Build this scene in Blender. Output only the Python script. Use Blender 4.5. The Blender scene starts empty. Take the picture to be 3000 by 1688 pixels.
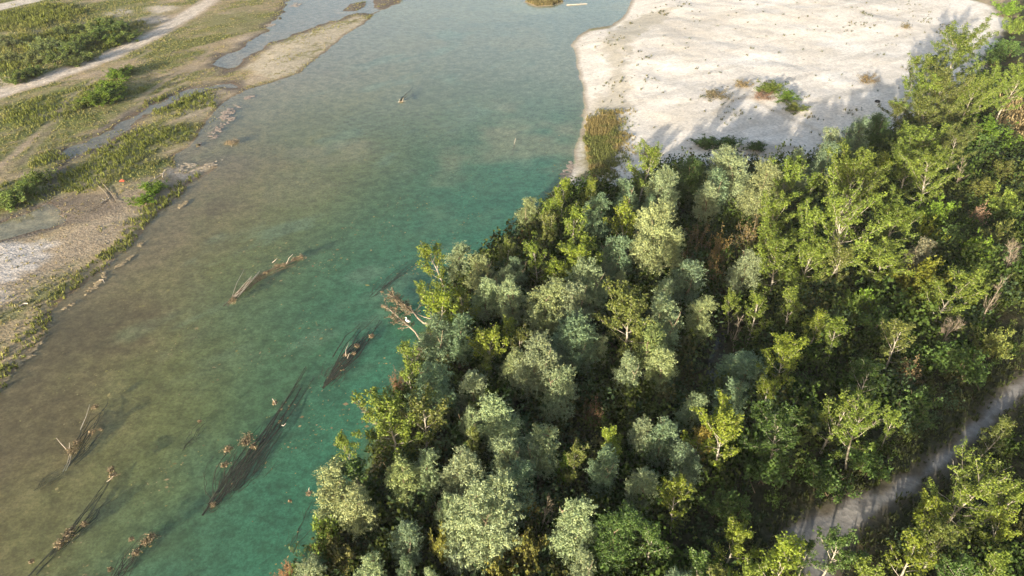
import bpy, math, random
import numpy as np
from mathutils import Vector, Matrix

# ------------------------------------------------------------------ camera, sky, sun, exposure
S = bpy.context.scene
CAM_H, PITCH, F = 40.0, math.radians(35.0), 2080.0        # F in pixels of the 3000 px wide photograph
SUN_EL, SUN_AZ = 10.5, 209.0                               # azimuth clockwise from +Y
cam = bpy.data.cameras.new('camera')
camo = bpy.data.objects.new('camera', cam)
S.collection.objects.link(camo)
cam.sensor_width = 36.0
cam.lens = F / 3000 * 36
cam.clip_end = 5000
camo.location = (0, 0, CAM_H)
camo.rotation_euler = (math.pi / 2 - PITCH, 0, 0)
S.camera = camo

W_ = bpy.data.worlds.new('World')
S.world = W_
W_.use_nodes = True
sky = W_.node_tree.nodes.new('ShaderNodeTexSky')
sky.sky_type = 'NISHITA'
sky.sun_disc = False
sky.sun_elevation = math.radians(SUN_EL)
sky.sun_rotation = math.radians(SUN_AZ)
sky.air_density = 1.0
sky.dust_density = 3.5
W_.node_tree.links.new(sky.outputs[0], W_.node_tree.nodes['Background'].inputs[0])
W_.node_tree.nodes['Background'].inputs[1].default_value = 0.115

sun = bpy.data.lights.new('sun', 'SUN')
sun.energy = 5.0
sun.angle = math.radians(0.6)
sun.color = (1.0, 0.88, 0.71)
suno = bpy.data.objects.new('sun', sun)
S.collection.objects.link(suno)
el, az = math.radians(SUN_EL), math.radians(SUN_AZ)
SUNV = Vector((math.sin(az) * math.cos(el), math.cos(az) * math.cos(el), math.sin(el)))
suno.rotation_euler = SUNV.to_track_quat('Z', 'Y').to_euler()

S.view_settings.view_transform = 'Standard'
S.view_settings.look = 'None'
S.view_settings.gamma = 1.0
S.view_settings.exposure = 1.45
S.view_settings.use_curve_mapping = False
S.cycles.use_adaptive_sampling = True
S.cycles.adaptive_threshold = 0.03
S.cycles.max_bounces = 5
S.cycles.diffuse_bounces = 2
S.cycles.glossy_bounces = 2
S.cycles.transmission_bounces = 3
S.cycles.transparent_max_bounces = 8
S.cycles.caustics_reflective = False
S.cycles.caustics_refractive = False

COL = S.collection
rng = np.random.default_rng(7)
random.seed(7)

# ------------------------------------------------------------------ photograph pixel -> place
def at(u, v, z=0.0):
    """the point at height z seen at pixel (u, v) of the photograph"""
    dx = (u - 1500) / F
    dy = (844 - v) / F
    d = np.array([dx, math.cos(PITCH) + dy * math.sin(PITCH), -math.sin(PITCH) + dy * math.cos(PITCH)])
    t = (z - CAM_H) / d[2]
    return np.array([d[0] * t, d[1] * t, z])

def ats(pts, z=0.0):
    return np.array([at(u, v, z)[:2] for u, v in pts])

def ppm(p):
    """photograph pixels per metre at point p"""
    depth = p[1] * math.cos(PITCH) + (CAM_H - p[2]) * math.sin(PITCH)
    return F / depth

# ------------------------------------------------------------------ numpy noise and distance helpers
def vnoise(x, y, seed=0):
    xi, yi = np.floor(x).astype(np.int64), np.floor(y).astype(np.int64)
    xf, yf = x - xi, y - yi
    xf = xf * xf * (3 - 2 * xf); yf = yf * yf * (3 - 2 * yf)
    def h(a, b):
        n = (a * 374761393 + b * 668265263 + seed * 1442695041) & 0x7fffffff
        n = ((n ^ (n >> 13)) * 1274126177) & 0x7fffffff
        n = (n ^ (n >> 16)) & 0xffff
        return n / 65535.0
    a = h(xi, yi) * (1 - xf) + h(xi + 1, yi) * xf
    b = h(xi, yi + 1) * (1 - xf) + h(xi + 1, yi + 1) * xf
    return a * (1 - yf) + b * yf

def fbm(x, y, scale, seed=0, octv=4):
    s, amp, tot = 0, 1.0, 0
    for i in range(octv):
        s = s + amp * vnoise(x / scale * 2 ** i + 17.3 * i, y / scale * 2 ** i + 9.1 * i, seed + i)
        tot += amp; amp *= 0.55
    return s / tot

def sstep(a, b, x):
    t = np.clip((x - a) / (b - a), 0, 1)
    return t * t * (3 - 2 * t)

def seg_dist(X, Y, pts, closed=False):
    d = np.full(X.shape, 1e9)
    n = len(pts)
    for i in range(n if closed else n - 1):
        a, b = pts[i], pts[(i + 1) % n]
        ab = b - a
        L2 = max(ab @ ab, 1e-9)
        t = np.clip(((X - a[0]) * ab[0] + (Y - a[1]) * ab[1]) / L2, 0, 1)
        d = np.minimum(d, np.hypot(X - a[0] - t * ab[0], Y - a[1] - t * ab[1]))
    return d

def inside(X, Y, pts):
    r = np.zeros(X.shape, bool)
    n = len(pts)
    j = n - 1
    for i in range(n):
        xi, yi = pts[i]; xj, yj = pts[j]
        c = ((yi > Y) != (yj > Y)) & (X < (xj - xi) * (Y - yi) / (yj - yi + 1e-12) + xi)
        r ^= c
        j = i
    return r

def sdf(X, Y, px, z=0.0):
    """signed distance to a polygon given in photograph pixels, negative inside"""
    p = ats(px, z)
    d = seg_dist(X, Y, p, True)
    return np.where(inside(X, Y, p), -d, d)

# ------------------------------------------------------------------ shorelines (traced on the ground plane)
LEFT_SHORE = [(-700, 2300), (-400, 1600), (-150, 1300), (0, 1140), (40, 1085), (105, 1010), (150, 935), (175, 895),
              (250, 832), (320, 770), (400, 700), (440, 645), (520, 580), (565, 535), (610, 512), (640, 488), (600, 480),
              (545, 505), (505, 490), (515, 455), (560, 430), (585, 385), (625, 330), (665, 290), (720, 262), (800, 240),
              (880, 212), (940, 160), (1010, 105), (1062, 72), (1095, 42), (1170, 10), (1230, -60), (1300, -150), (1400, -300)]
RIGHT_SHORE = [(2000, -300), (1900, -100), (1850, 0), (1828, 48), (1790, 75), (1730, 84), (1692, 104), (1674, 132),
               (1686, 160), (1694, 205), (1710, 270), (1716, 305), (1706, 340), (1698, 385), (1688, 430), (1672, 490),
               (1645, 530), (1610, 575), (1560, 625), (1500, 700), (1400, 790), (1310, 870), (1255, 960), (1200, 1060),
               (1130, 1200), (1080, 1330), (1000, 1480), (930, 1600), (880, 1688), (800, 1800), (600, 2100), (400, 2300)]
RIVER = LEFT_SHORE + RIGHT_SHORE
POND = [(850, -40), (843, 0), (826, 22), (838, 35), (795, 60), (780, 88), (735, 110), (702, 145), (655, 155), (617, 190),
        (655, 213), (700, 195), (745, 162), (790, 128), (880, 98), (960, 68), (1040, 40), (1085, 42), (1140, 25), (1230, -60)]
CHANNEL = [(-100, 700), (0, 648), (78, 613), (130, 570), (136, 520), (180, 445), (240, 412), (340, 362), (450, 295), (560, 252),
           (640, 243), (700, 235), (700, 262), (640, 262), (560, 284), (440, 335), (385, 385), (330, 425), (265, 445),
           (225, 475), (165, 520), (170, 570), (215, 610), (180, 655), (110, 692), (0, 716), (-100, 760)]
STREAM = [(2145, 870), (2155, 900), (2140, 960), (2125, 1040), (2122, 1110), (2100, 1150), (2060, 1140), (2075, 1060),
          (2095, 990), (2112, 930), (2125, 880)]
ISLETS = [[(1535, 6), (1570, 20), (1620, 17), (1655, 6), (1620, -14), (1560, -14)],
          [(1005, 32), (1030, 12), (1070, 4), (1068, 20), (1040, 32)],
          [(1090, 22), (1095, 0), (1130, -16), (1162, 0), (1142, 24), (1112, 32)]]
FOREST = [(1850, 560), (1780, 590), (1700, 590), (1640, 590), (1560, 640), (1500, 700), (1400, 790), (1310, 870), (1255, 960),
          (1200, 1060), (1130, 1200), (1080, 1330), (1000, 1480), (930, 1600), (880, 1688), (700, 1950), (500, 2300),
          (4500, 2300), (4500, 600), (3300, -100), (2985, -60), (2965, 60), (2930, 120), (2890, 215), (2800, 300), (2710, 370),
          (2620, 425), (2490, 475), (2360, 520), (2200, 520), (2000, 525)]
BAR = RIGHT_SHORE[:19] + [(1640, 600), (1760, 620), (2000, 560), (2480, 500), (2740, 380), (2920, 170), (2960, 60),
                          (2900, 28), (2800, 4), (2700, -40), (2600, -300)]
TRACK = [(3300, 830), (3000, 1075), (2900, 1160), (2750, 1310), (2600, 1410), (2450, 1465), (2330, 1510), (2255, 1570),
         (2290, 1630), (2330, 1720), (2350, 2000), (2500, 2000), (2460, 1720), (2510, 1600), (2570, 1540), (2650, 1480), (2780, 1400),
         (2900, 1275), (3000, 1180), (3300, 920)]
ROAD = [(-200, 345), (0, 275), (130, 235), (310, 170), (440, 110), (555, 42), (620, 0), (760, -110)]
ROAD2 = [(-200, 95), (0, 32), (180, -12), (420, -100)]

# ------------------------------------------------------------------ ground grid
def axis(lo, hi, step, far, grow=1.16):
    a = list(np.arange(lo, hi + 1e-6, step))
    s = step
    while a[-1] < far[1]:
        s *= grow; a.append(a[-1] + s)
    s = step
    while a[0] > far[0]:
        s *= grow; a.insert(0, a[0] - s)
    return np.array(a)
gx = axis(-132, 150, 0.5, (-1600, 1600))
gy = np.concatenate([axis(16, 90, 0.4, (-900, 90)), axis(90.5, 215, 0.55, (90.5, 2200))])
GX, GY = np.meshgrid(gx, gy)
NX, NY = len(gx), len(gy)

def ground(X, Y):
    """height and region fields at points"""
    jag = (fbm(X, Y, 5.0, 3) - 0.5) * 2.4 + (fbm(X, Y, 1.1, 5, 2) - 0.5) * 0.7
    dR = sdf(X, Y, RIVER)
    dP = sdf(X, Y, POND) + .4 + (fbm(X, Y, 4.0, 83) - .5) * 4.0
    dC = sdf(X, Y, CHANNEL) + .75 + (fbm(X, Y, 3.2, 81) - .5) * 3.4
    dS = sdf(X, Y, STREAM)
    d = np.minimum(np.minimum(dR, dP), np.minimum(dC, dS))
    isl = np.full(X.shape, 1e9)
    for k in ISLETS:
        isl = np.minimum(isl, sdf(X, Y, k))
    d = np.maximum(d, -isl)
    d = d + jag * sstep(0, 3, 3 - np.minimum(np.abs(d), 3) + .4) * 0.55
    dl = seg_dist(X, Y, ats(LEFT_SHORE))
    dr = seg_dist(X, Y, ats(RIGHT_SHORE))
    dF = sdf(X, Y, FOREST)
    forest = sstep(1.5, -1.5, dF + (fbm(X, Y, 3, 41) - .5) * 3)
    right = dr < dl
    # water depth
    depth = 0.95 * (1 - np.exp(-dl / 13)) * (1 - np.exp(-dr / (4 + 12 * sstep(62, 110, Y))))
    depth = depth + (fbm(X, Y, 7, 9) - .5) * 0.1 * sstep(0, 5, np.minimum(dl, dr))
    inR = (dR < 0)
    depth = np.where(inR, depth, 0.0)
    shal = np.minimum(0.10 * np.maximum(-np.minimum(np.minimum(dP, dC), dS), 0), 0.22)
    depth = np.maximum(depth, shal)
    depth = np.minimum(depth, 0.05 * np.maximum(-d, 0) * (2.2 + 5.8 * np.where(right, sstep(96, 62, Y), 0) * sstep(3, -3, dr - dl)) + 0.0)
    up = np.maximum(d, 0)
    capL = 0.55 + 0.25 * fbm(X, Y, 14, 21)
    hl = capL * (1 - np.exp(-up * 0.085))
    hb = 1.1 * (1 - np.exp(-up * 0.07)) + (fbm(X, Y, 15, 23, 3) - .45) * 1.1 * sstep(2, 12, up)
    hf = 1.3 * (1 - np.exp(-up * 0.35)) + (fbm(X, Y, 6, 25) - .5) * 0.5 * sstep(1, 5, up)
    lw = sstep(-3, 3, dr - dl)
    h = lw * hl + (1 - lw) * ((1 - forest) * hb + forest * hf)
    h = h + (fbm(X, Y, 1.3, 27, 3) - .5) * 0.10 * sstep(0.3, 2, up)
    h = np.where(d > 0, np.maximum(h, 0.004 + 0.02 * up), -depth - 0.006)
    return dict(h=h, d=d, dR=dR, dl=dl, dr=dr, dP=dP, dC=dC, dS=dS, forest=forest, dF=dF, lw=lw, depth=depth, isl=isl)

G = ground(GX, GY)

def height_at(x, y):
    i = np.clip(np.searchsorted(gx, x) - 1, 0, NX - 2)
    j = np.clip(np.searchsorted(gy, y) - 1, 0, NY - 2)
    fx = np.clip((x - gx[i]) / (gx[i + 1] - gx[i]), 0, 1)
    fy = np.clip((y - gy[j]) / (gy[j + 1] - gy[j]), 0, 1)
    H = G['h']
    return (H[j, i] * (1 - fx) + H[j, i + 1] * fx) * (1 - fy) + (H[j + 1, i] * (1 - fx) + H[j + 1, i + 1] * fx) * fy

def field_at(name, x, y):
    i = np.clip(np.searchsorted(gx, x) - 1, 0, NX - 2)
    j = np.clip(np.searchsorted(gy, y) - 1, 0, NY - 2)
    return G[name][j, i]

# ------------------------------------------------------------------ ground albedo (colours of soil, gravel, silt, algae, plus painted far sheen and bank shadow)
def mix(c, col, m):
    return c * (1 - m[..., None]) + np.array(col) * m[..., None]

def albedo(X, Y):
    g = G
    n1, n2, n3 = fbm(X, Y, 9, 51), fbm(X, Y, 2.2, 52), fbm(X, Y, 0.9, 53, 2)
    # meadow on the left bank: streaks run along the river
    ca, sa = math.cos(math.radians(52)), math.sin(math.radians(52))
    U, V = X * ca + Y * sa, -X * sa + Y * ca
    st = fbm(U / 5.0, V, 2.6, 55)
    c = np.zeros(X.shape + (3,)) + np.array((.33, .265, .165))
    c = mix(c, (.17, .18, .065), sstep(.42, .62, st * .6 + n1 * .4 + (n3 - .5) * .25))
    c = mix(c, (.36, .29, .21), sstep(.60, .74, n2 * .45 + (1 - st) * .55))
    def blob(px, r, col, m=1.0, soft=.5, z=.4):
        nonlocal c
        d = np.hypot(X - at(*px, z)[0], Y - at(*px, z)[1]) / r + (n2 - .5) * 1.1
        c = mix(c, col, m * sstep(1 + soft, 1 - soft, d))
    def line(px, w, col, m=1.0, soft=.6, wob=1.0, z=.4):
        nonlocal c
        d = seg_dist(X, Y, ats(px, z)) + (n2 - .5) * wob
        c = mix(c, col, m * sstep(w * .5 + soft, w * .5 - soft, d))
    green = (.12, .155, .04)
    for px, r in (((230, 120), 16), ((90, 60), 14), ((30, 190), 8), ((380, 30), 9), ((300, 270), 7), ((120, 330), 9), ((520, 300), 6),
                  ((450, 400), 6), ((330, 480), 6), ((60, 560), 5), ((150, 460), 4), ((700, 60), 9)):
        blob(px, r, green, .55)
    pale = (.52, .45, .37)
    for px, r in (((350, 42), 2.6), ((60, 118), 2.6), ((170, 142), 2.0), ((110, 168), 1.8), ((30, 244), 3.2), ((470, 30), 3), ((455, 60), 3)):
        blob(px, r, pale, .9)
    dirt = (.38, .30, .22)
    for px in ([(0, 480), (130, 370), (200, 290), (300, 222), (440, 150)], [(-20, 500), (60, 440), (150, 360), (220, 290)],
               [(60, 475), (180, 340)], [(400, 290), (500, 225), (560, 190), (620, 140)], [(420, 300), (520, 235), (640, 150)],
               [(230, 420), (330, 350), (440, 280), (540, 240)], [(380, 395), (560, 335), (650, 292), (700, 250)]):
        line(px, .55, dirt, .8, .5)
    line([(55, 480), (175, 345)], .4, (.10, .10, .06), .7, .4)
    # sand and pebble bank between the channel and the river
    line([(0, 860), (120, 770), (260, 680), (400, 590), (520, 520)], 6.5, (.34, .275, .20), .85, 2.0, 3)
    wg = sdf(X, Y, [(-60, 705), (120, 696), (165, 716), (105, 790), (45, 830), (-60, 900)], .4) + (n2 - .5) * 5
    c = mix(c, (.50, .46, .42), sstep(1.0, -1.0, wg))
    line([(560, 330), (600, 300), (660, 262), (760, 225)], 3, (.40, .33, .25), .8, 2, 3)
    # gravel spit and islets
    sp = sdf(X, Y, [(720, 200), (800, 130), (900, 92), (1000, 62), (1075, 44), (1060, 74), (1005, 108), (930, 165), (870, 210), (800, 232)]) + (n2 - .5) * 3
    c = mix(c, (.46, .40, .30), sstep(1, -1, sp))
    c = mix(c, (.20, .19, .09), sstep(1, -1, sp) * sstep(.55, .7, n3 * .5 + n1 * .5))
    c = mix(c, (.44, .36, .25), sstep(1.5, -.5, g['isl']))
    blob((760, 112), 4.5, (.48, .40, .32), .9); blob((545, 492), 2.3, (.50, .42, .33), .95)
    blob((1120, 12), 3, (.40, .33, .25), .8)
    # mud by the side channel
    dmud = np.minimum(g['dC'], g['dP'])
    c = mix(c, (.115, .102, .09), sstep(2.6, .3, dmud + (n2 - .5) * 1.6) * .9)
    c = mix(c, (.15, .125, .10), sstep(1, -1, sdf(X, Y, [(150, 570), (330, 560), (345, 610), (260, 650), (170, 660)], .3) + (n2 - .5) * 3) * .8)
    # shingle bar
    b = sstep(1.0, -1.0, sdf(X, Y, BAR, .6) + (n2 - .5) * 1.2) * (1 - g['lw'])
    bar = np.zeros_like(c) + np.array((.735, .685, .615))
    bar = mix(bar, (.79, .75, .69), sstep(.5, .7, n1))
    bar = mix(bar, (.44, .40, .34), sstep(.52, .72, n2 * .6 + n3 * .4) * .45)
    Ub, Vb = X * .86 + Y * .5, -X * .5 + Y * .86
    bar = mix(bar, (.50, .46, .40), sstep(.54, .66, fbm(Ub / 6, Vb, 2.4, 91)) * .4)
    bar = mix(bar, (.56, .50, .41), sstep(.5, .7, fbm(X, Y, 11, 93)) * .35)
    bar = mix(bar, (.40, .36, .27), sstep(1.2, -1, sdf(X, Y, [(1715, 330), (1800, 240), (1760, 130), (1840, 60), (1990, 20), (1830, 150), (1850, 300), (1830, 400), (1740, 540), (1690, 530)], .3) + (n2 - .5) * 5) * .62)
    bar = mix(bar, (.20, .18, .075), sstep(1.0, -1, sdf(X, Y, [(1725, 360), (1800, 330), (1812, 400), (1800, 470), (1740, 545), (1690, 540), (1700, 460)], .3) + (n2 - .5) * 2.5) * .85)
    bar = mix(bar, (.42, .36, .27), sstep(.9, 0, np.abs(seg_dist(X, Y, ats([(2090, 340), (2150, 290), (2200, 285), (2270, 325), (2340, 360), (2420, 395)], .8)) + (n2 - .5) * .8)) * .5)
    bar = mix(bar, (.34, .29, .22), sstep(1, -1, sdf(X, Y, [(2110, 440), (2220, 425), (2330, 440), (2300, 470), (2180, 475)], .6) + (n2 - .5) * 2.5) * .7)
    bar = mix(bar, (.22, .18, .10), sstep(1.3, .3, seg_dist(X, Y, ats([(2700, -30), (2790, 6), (2860, 16), (2920, 40)], .2)) + (n2 - .5) * .8) * .9)  # dark strip: small channel with the stream bank's shadow painted in
    c = c * (1 - b[..., None]) + bar * b[..., None]
    # wet rim of every shore
    wet = sstep(np.where(g['lw'] > .5, .75, 1.15), .05, g['d'] + (n2 - .5) * .9)
    rim = np.where((g['lw'] > .5)[..., None], np.array((.15, .105, .07)), np.array((.31, .255, .20)))
    c = c * (1 - .8 * wet[..., None]) + rim * (.8 * wet[..., None])
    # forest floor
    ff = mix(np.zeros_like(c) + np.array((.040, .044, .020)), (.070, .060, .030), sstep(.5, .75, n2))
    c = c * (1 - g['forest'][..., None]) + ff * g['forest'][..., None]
    dry = sstep(1, -1, sdf(X, Y, [(2890, 330), (2930, 290), (3060, 300), (3060, 470), (2960, 440)], 1.2) + (n2 - .5) * 3)
    c = mix(c, (.36, .27, .14), dry)
    dryt = sstep(1, -1, sdf(X, Y, [(2840, 0), (2960, 10), (2975, 60), (2940, 70), (2905, 30)], .8) + (n2 - .5) * 2)
    c = mix(c, (.42, .33, .22), dryt)
    # river bed
    dep = g['depth']
    bed = np.zeros_like(c) + np.array((.21, .155, .090))
    mo = (n1 - .5) * .9 + (n2 - .5) * .5
    wl = g['dl'] + mo * 9
    bed = mix(bed, (.195, .158, .078), sstep(1, 6, wl))
    bed = mix(bed, (.150, .150, .060), sstep(6, 15, wl))
    bed = mix(bed, (.088, .124, .050), sstep(14, 26, wl))
    near = sstep(150, 70, Y)
    teal = sstep(19 + 12 * sstep(36, 62, Y), 2, g['dr'] + mo * 7) * sstep(.1, .5, dep + .25)
    bed = mix(bed, (.032, .150, .104), teal * sstep(165, 60, Y) * .88)
    bed = mix(bed, (.27, .25, .20), sstep(75, 140, Y + mo * 20) * .65)  # bed paler far off, standing in for sky sheen on the water
    silt = sstep(.60, .78, fbm(U / 2.2, V, 4.5, 61)) * sstep(.25, .5, dep)
    bed = mix(bed, (.17, .25, .19), silt * .34 * sstep(35, 60, Y))
    bed = mix(bed, (.27, .24, .155), sstep(.55, .72, fbm(X, Y, 13, 63)) * sstep(60, 100, Y) * .55)
    # brown algae blooms by the left bank
    for px, r in (((170, 1060), 7), ((330, 905), 5), ((80, 1240), 5), ((250, 980), 5), ((640, 590), 3.5)):
        d = np.hypot(X - at(*px)[0], (Y - at(*px)[1])) / r + (n2 - .5) * .9 + (n1 - .5) * 1.2
        bed = mix(bed, (.135, .098, .055), sstep(1.1, .2, d) * .7)
    pond = sstep(.05, -.05, np.minimum(np.minimum(g['dP'], g['dC']), g['dS'])) * (g['dR'] > 0)
    bed = mix(bed, (.23, .185, .155), pond)
    bed = mix(bed, (.17, .135, .10), sstep(.5, -.2, g['dC']) * (g['dR'] > 0) * .8)
    bed = mix(bed, (.27, .23, .17), pond * sstep(1, -1, np.hypot(X - at(60, 660)[0], Y - at(60, 660)[1]) - 5 + n2 * 2))
    bed = mix(bed, (.02, .02, .02), sstep(.05, -.05, g['dS']))
    bed = bed * np.array((1.52, 1.42, 1.36))
    under = (g['d'] <= 0).astype(float)
    c = c * (1 - under[..., None]) + bed * under[..., None]
    # gravel track and sandy roads
    tr = sdf(X, Y, TRACK, 1.2) + .3 + (n2 - .5) * .9
    c = mix(c, (.11, .095, .07), sstep(.8, -.3, tr))
    c = mix(c, (.225, .215, .20), sstep(-.15, -.6, tr + (n2 - .5) * .5))
    c = mix(c, (.12, .105, .085), sstep(.5, .1, np.abs(tr + 1.9 + (n1 - .5))) * .35)
    rd = seg_dist(X, Y, ats(ROAD, .5)) + (n2 - .5) * 1.2
    c = mix(c, (.47, .385, .30), sstep(3.0, 1.8, rd) * .85)
    c = mix(c, (.60, .53, .45), sstep(2.0, .8, rd + (n1 - .5) * 1.4))
    c = mix(c, (.33, .26, .18), sstep(.4, .1, np.abs(rd - .35)) * .35)
    rd2 = seg_dist(X, Y, ats(ROAD2, .5)) + (n2 - .5) * 1.5
    c = mix(c, (.58, .52, .44), sstep(3.2, 2.0, rd2))
    c = c * (0.88 + 0.24 * n3[..., None])
    # class of each point, for splitting the sheet into its pieces of ground
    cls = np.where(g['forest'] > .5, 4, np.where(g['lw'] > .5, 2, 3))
    cls = np.where(tr < 0, 5, cls)
    cls = np.where((rd < 2.3) | (rd2 < 2.6), 6, cls)
    cls = np.where(g['d'] <= 0, 1, cls)
    return c, cls, tr

ALB, CLS, TRD = albedo(GX, GY)

# ------------------------------------------------------------------ mesh + material helpers
def mesh(name, V, Fc, mat=None, col=None, smooth=False):
    V = np.asarray(V, np.float32); Fc = np.asarray(Fc, np.int32)
    m = bpy.data.meshes.new(name)
    k = Fc.shape[1]
    m.vertices.add(len(V)); m.vertices.foreach_set('co', V.ravel())
    m.loops.add(Fc.size); m.loops.foreach_set('vertex_index', Fc.ravel())
    m.polygons.add(len(Fc))
    m.polygons.foreach_set('loop_start', np.arange(0, Fc.size, k, dtype=np.int32))
    m.polygons.foreach_set('loop_total', np.full(len(Fc), k, np.int32))
    if smooth:
        m.polygons.foreach_set('use_smooth', np.ones(len(Fc), bool))
    if col is not None:
        a = m.color_attributes.new('Col', 'FLOAT_COLOR', 'POINT')
        cc = np.ones((len(V), 4), np.float32); cc[:, :3] = col
        a.data.foreach_set('color', cc.ravel())
    m.update(calc_edges=True)
    if mat: m.materials.append(mat)
    return m

def link(name, data, parent=None):
    o = bpy.data.objects.new(name, data)
    COL.objects.link(o)
    if parent: o.parent = parent
    return o

def tag(o, label=None, cat=None, group=None, kind=None):
    if label: o['label'] = label
    if cat: o['category'] = cat
    if group: o['group'] = group
    if kind: o['kind'] = kind
    return o

class Mat:
    def __init__(s, name):
        s.m = bpy.data.materials.new(name); s.m.use_nodes = True
        s.t = s.m.node_tree; s.t.nodes.clear()
        s.out = s.n('ShaderNodeOutputMaterial')
    def n(s, t, **k):
        x = s.t.nodes.new(t)
        for a, b in k.items(): setattr(x, a, b)
        return x
    def l(s, a, b): s.t.links.new(a, b)
    def val(s, sock, v): sock.default_value = v
    def math(s, op, a, b=None, c=None):
        x = s.n('ShaderNodeMath', operation=op)
        for i, q in enumerate((a, b, c)):
            if q is None: continue
            if hasattr(q, 'node'): s.l(q, x.inputs[i])
            else: x.inputs[i].default_value = q
        return x.outputs[0]
    def ramp(s, f, lo, hi, a, b):
        x = s.n('ShaderNodeMapRange'); s.l(f, x.inputs[0])
        for i, q in enumerate((lo, hi, a, b)): x.inputs[i + 1].default_value = q
        return x.outputs[0]
    def noise(s, vec, scale, detail=3, rough=.6):
        x = s.n('ShaderNodeTexNoise'); s.l(vec, x.inputs['Vector'])
        x.inputs['Scale'].default_value = scale; x.inputs['Detail'].default_value = detail; x.inputs['Roughness'].default_value = rough
        return x.outputs['Fac']
    def mul(s, col, f):
        x = s.n('ShaderNodeVectorMath', operation='SCALE'); s.l(col, x.inputs[0])
        if hasattr(f, 'node'): s.l(f, x.inputs['Scale'])
        else: x.inputs['Scale'].default_value = f
        return x.outputs[0]
    def mixc(s, f, a, b):
        x = s.n('ShaderNodeMix', data_type='RGBA')
        for i, q in ((0, f), (6, a), (7, b)):
            if hasattr(q, 'node'): s.l(q, x.inputs[i])
            else: x.inputs[i].default_value = q if i == 0 else (*q, 1)
        return x.outputs[2]

def ground_material(name='ground', amp=1.0):
    M = Mat(name)
    at_ = M.n('ShaderNodeAttribute', attribute_name='Col')
    geo = M.n('ShaderNodeNewGeometry')
    P = geo.outputs['Position']
    f1 = M.noise(P, 2.2, 5, .7); f2 = M.noise(P, 9.0, 3, .7)
    vor = M.n('ShaderNodeTexVoronoi'); M.l(P, vor.inputs['Vector']); vor.inputs['Scale'].default_value = 3.6
    k = M.math('MULTIPLY', M.ramp(f1, .3, .7, 1 - .28 * amp, 1 + .28 * amp), M.ramp(f2, .3, .7, 1 - .26 * amp, 1 + .26 * amp))
    sep = M.n('ShaderNodeSeparateColor'); M.l(vor.outputs['Color'], sep.inputs[0])
    k = M.math('MULTIPLY', k, M.ramp(sep.outputs[0], 0, 1, .84, 1.14))
    c = M.mul(at_.outputs['Color'], k)
    b = M.n('ShaderNodeBsdfPrincipled'); M.l(c, b.inputs['Base Color'])
    b.inputs['Roughness'].default_value = .95; b.inputs['Specular IOR Level'].default_value = .1
    bump = M.n('ShaderNodeBump'); bump.inputs['Strength'].default_value = .55 * amp; bump.inputs['Distance'].default_value = .12
    hh = M.math('ADD', M.math('MULTIPLY', f1, .7), M.math('MULTIPLY', vor.outputs['Distance'], .5))
    M.l(hh, bump.inputs['Height']); M.l(bump.outputs[0], b.inputs['Normal'])
    M.l(b.outputs[0], M.out.inputs['Surface'])
    return M.m

def bed_material():
    M = Mat('riverbed')
    at_ = M.n('ShaderNodeAttribute', attribute_name='Col')
    geo = M.n('ShaderNodeNewGeometry'); P = geo.outputs['Position']
    f1 = M.noise(P, 3.2, 4, .75); f2 = M.noise(P, 1.0, 3, .6); f3 = M.noise(P, 7.0, 2, .6)
    k = M.math('MULTIPLY', M.ramp(f1, .30, .62, .62, 1.18), M.ramp(f2, .32, .68, .72, 1.24))
    k = M.math('MULTIPLY', k, M.ramp(f3, .35, .65, .9, 1.1))
    c = M.mul(at_.outputs['Color'], k)
    b = M.n('ShaderNodeBsdfDiffuse'); M.l(c, b.inputs['Color'])
    M.l(b.outputs[0], M.out.inputs['Surface'])
    return M.m

def water_material():
    M = Mat('river_water')
    geo = M.n('ShaderNodeNewGeometry'); P = geo.outputs['Position']
    tr = M.n('ShaderNodeBsdfTransparent'); tr.inputs[0].default_value = (.90, .955, .90, 1)
    gl = M.n('ShaderNodeBsdfGlossy'); gl.inputs['Roughness'].default_value = .06
    gl.inputs['Color'].default_value = (1, 1, 1, 1)
    dot = M.n('ShaderNodeVectorMath', operation='DOT_PRODUCT')
    bump = M.n('ShaderNodeBump'); bump.inputs['Strength'].default_value = .02; bump.inputs['Distance'].default_value = .05
    M.l(M.noise(P, 1.6, 3, .6), bump.inputs['Height'])
    M.l(bump.outputs[0], gl.inputs['Normal']); M.l(bump.outputs[0], dot.inputs[0]); M.l(geo.outputs['Incoming'], dot.inputs[1])
    # Schlick reflectance of a water surface, the same from above and below
    fr = M.math('ADD', M.math('MULTIPLY', M.math('POWER', M.math('SUBTRACT', 1.0, M.math('ABSOLUTE', dot.outputs['Value'])), 5.0), .98), .02)
    # suspended silt: a thin milky share of the surface
    silt = M.n('ShaderNodeBsdfDiffuse'); silt.inputs['Color'].default_value = (.20, .23, .17, 1)
    body = M.n('ShaderNodeMixShader'); body.inputs[0].default_value = .09
    M.l(tr.outputs[0], body.inputs[1]); M.l(silt.outputs[0], body.inputs[2])
    mx = M.n('ShaderNodeMixShader'); M.l(fr, mx.inputs[0]); M.l(body.outputs[0], mx.inputs[1]); M.l(gl.outputs[0], mx.inputs[2])
    M.l(mx.outputs[0], M.out.inputs['Surface'])
    return M.m

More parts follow.
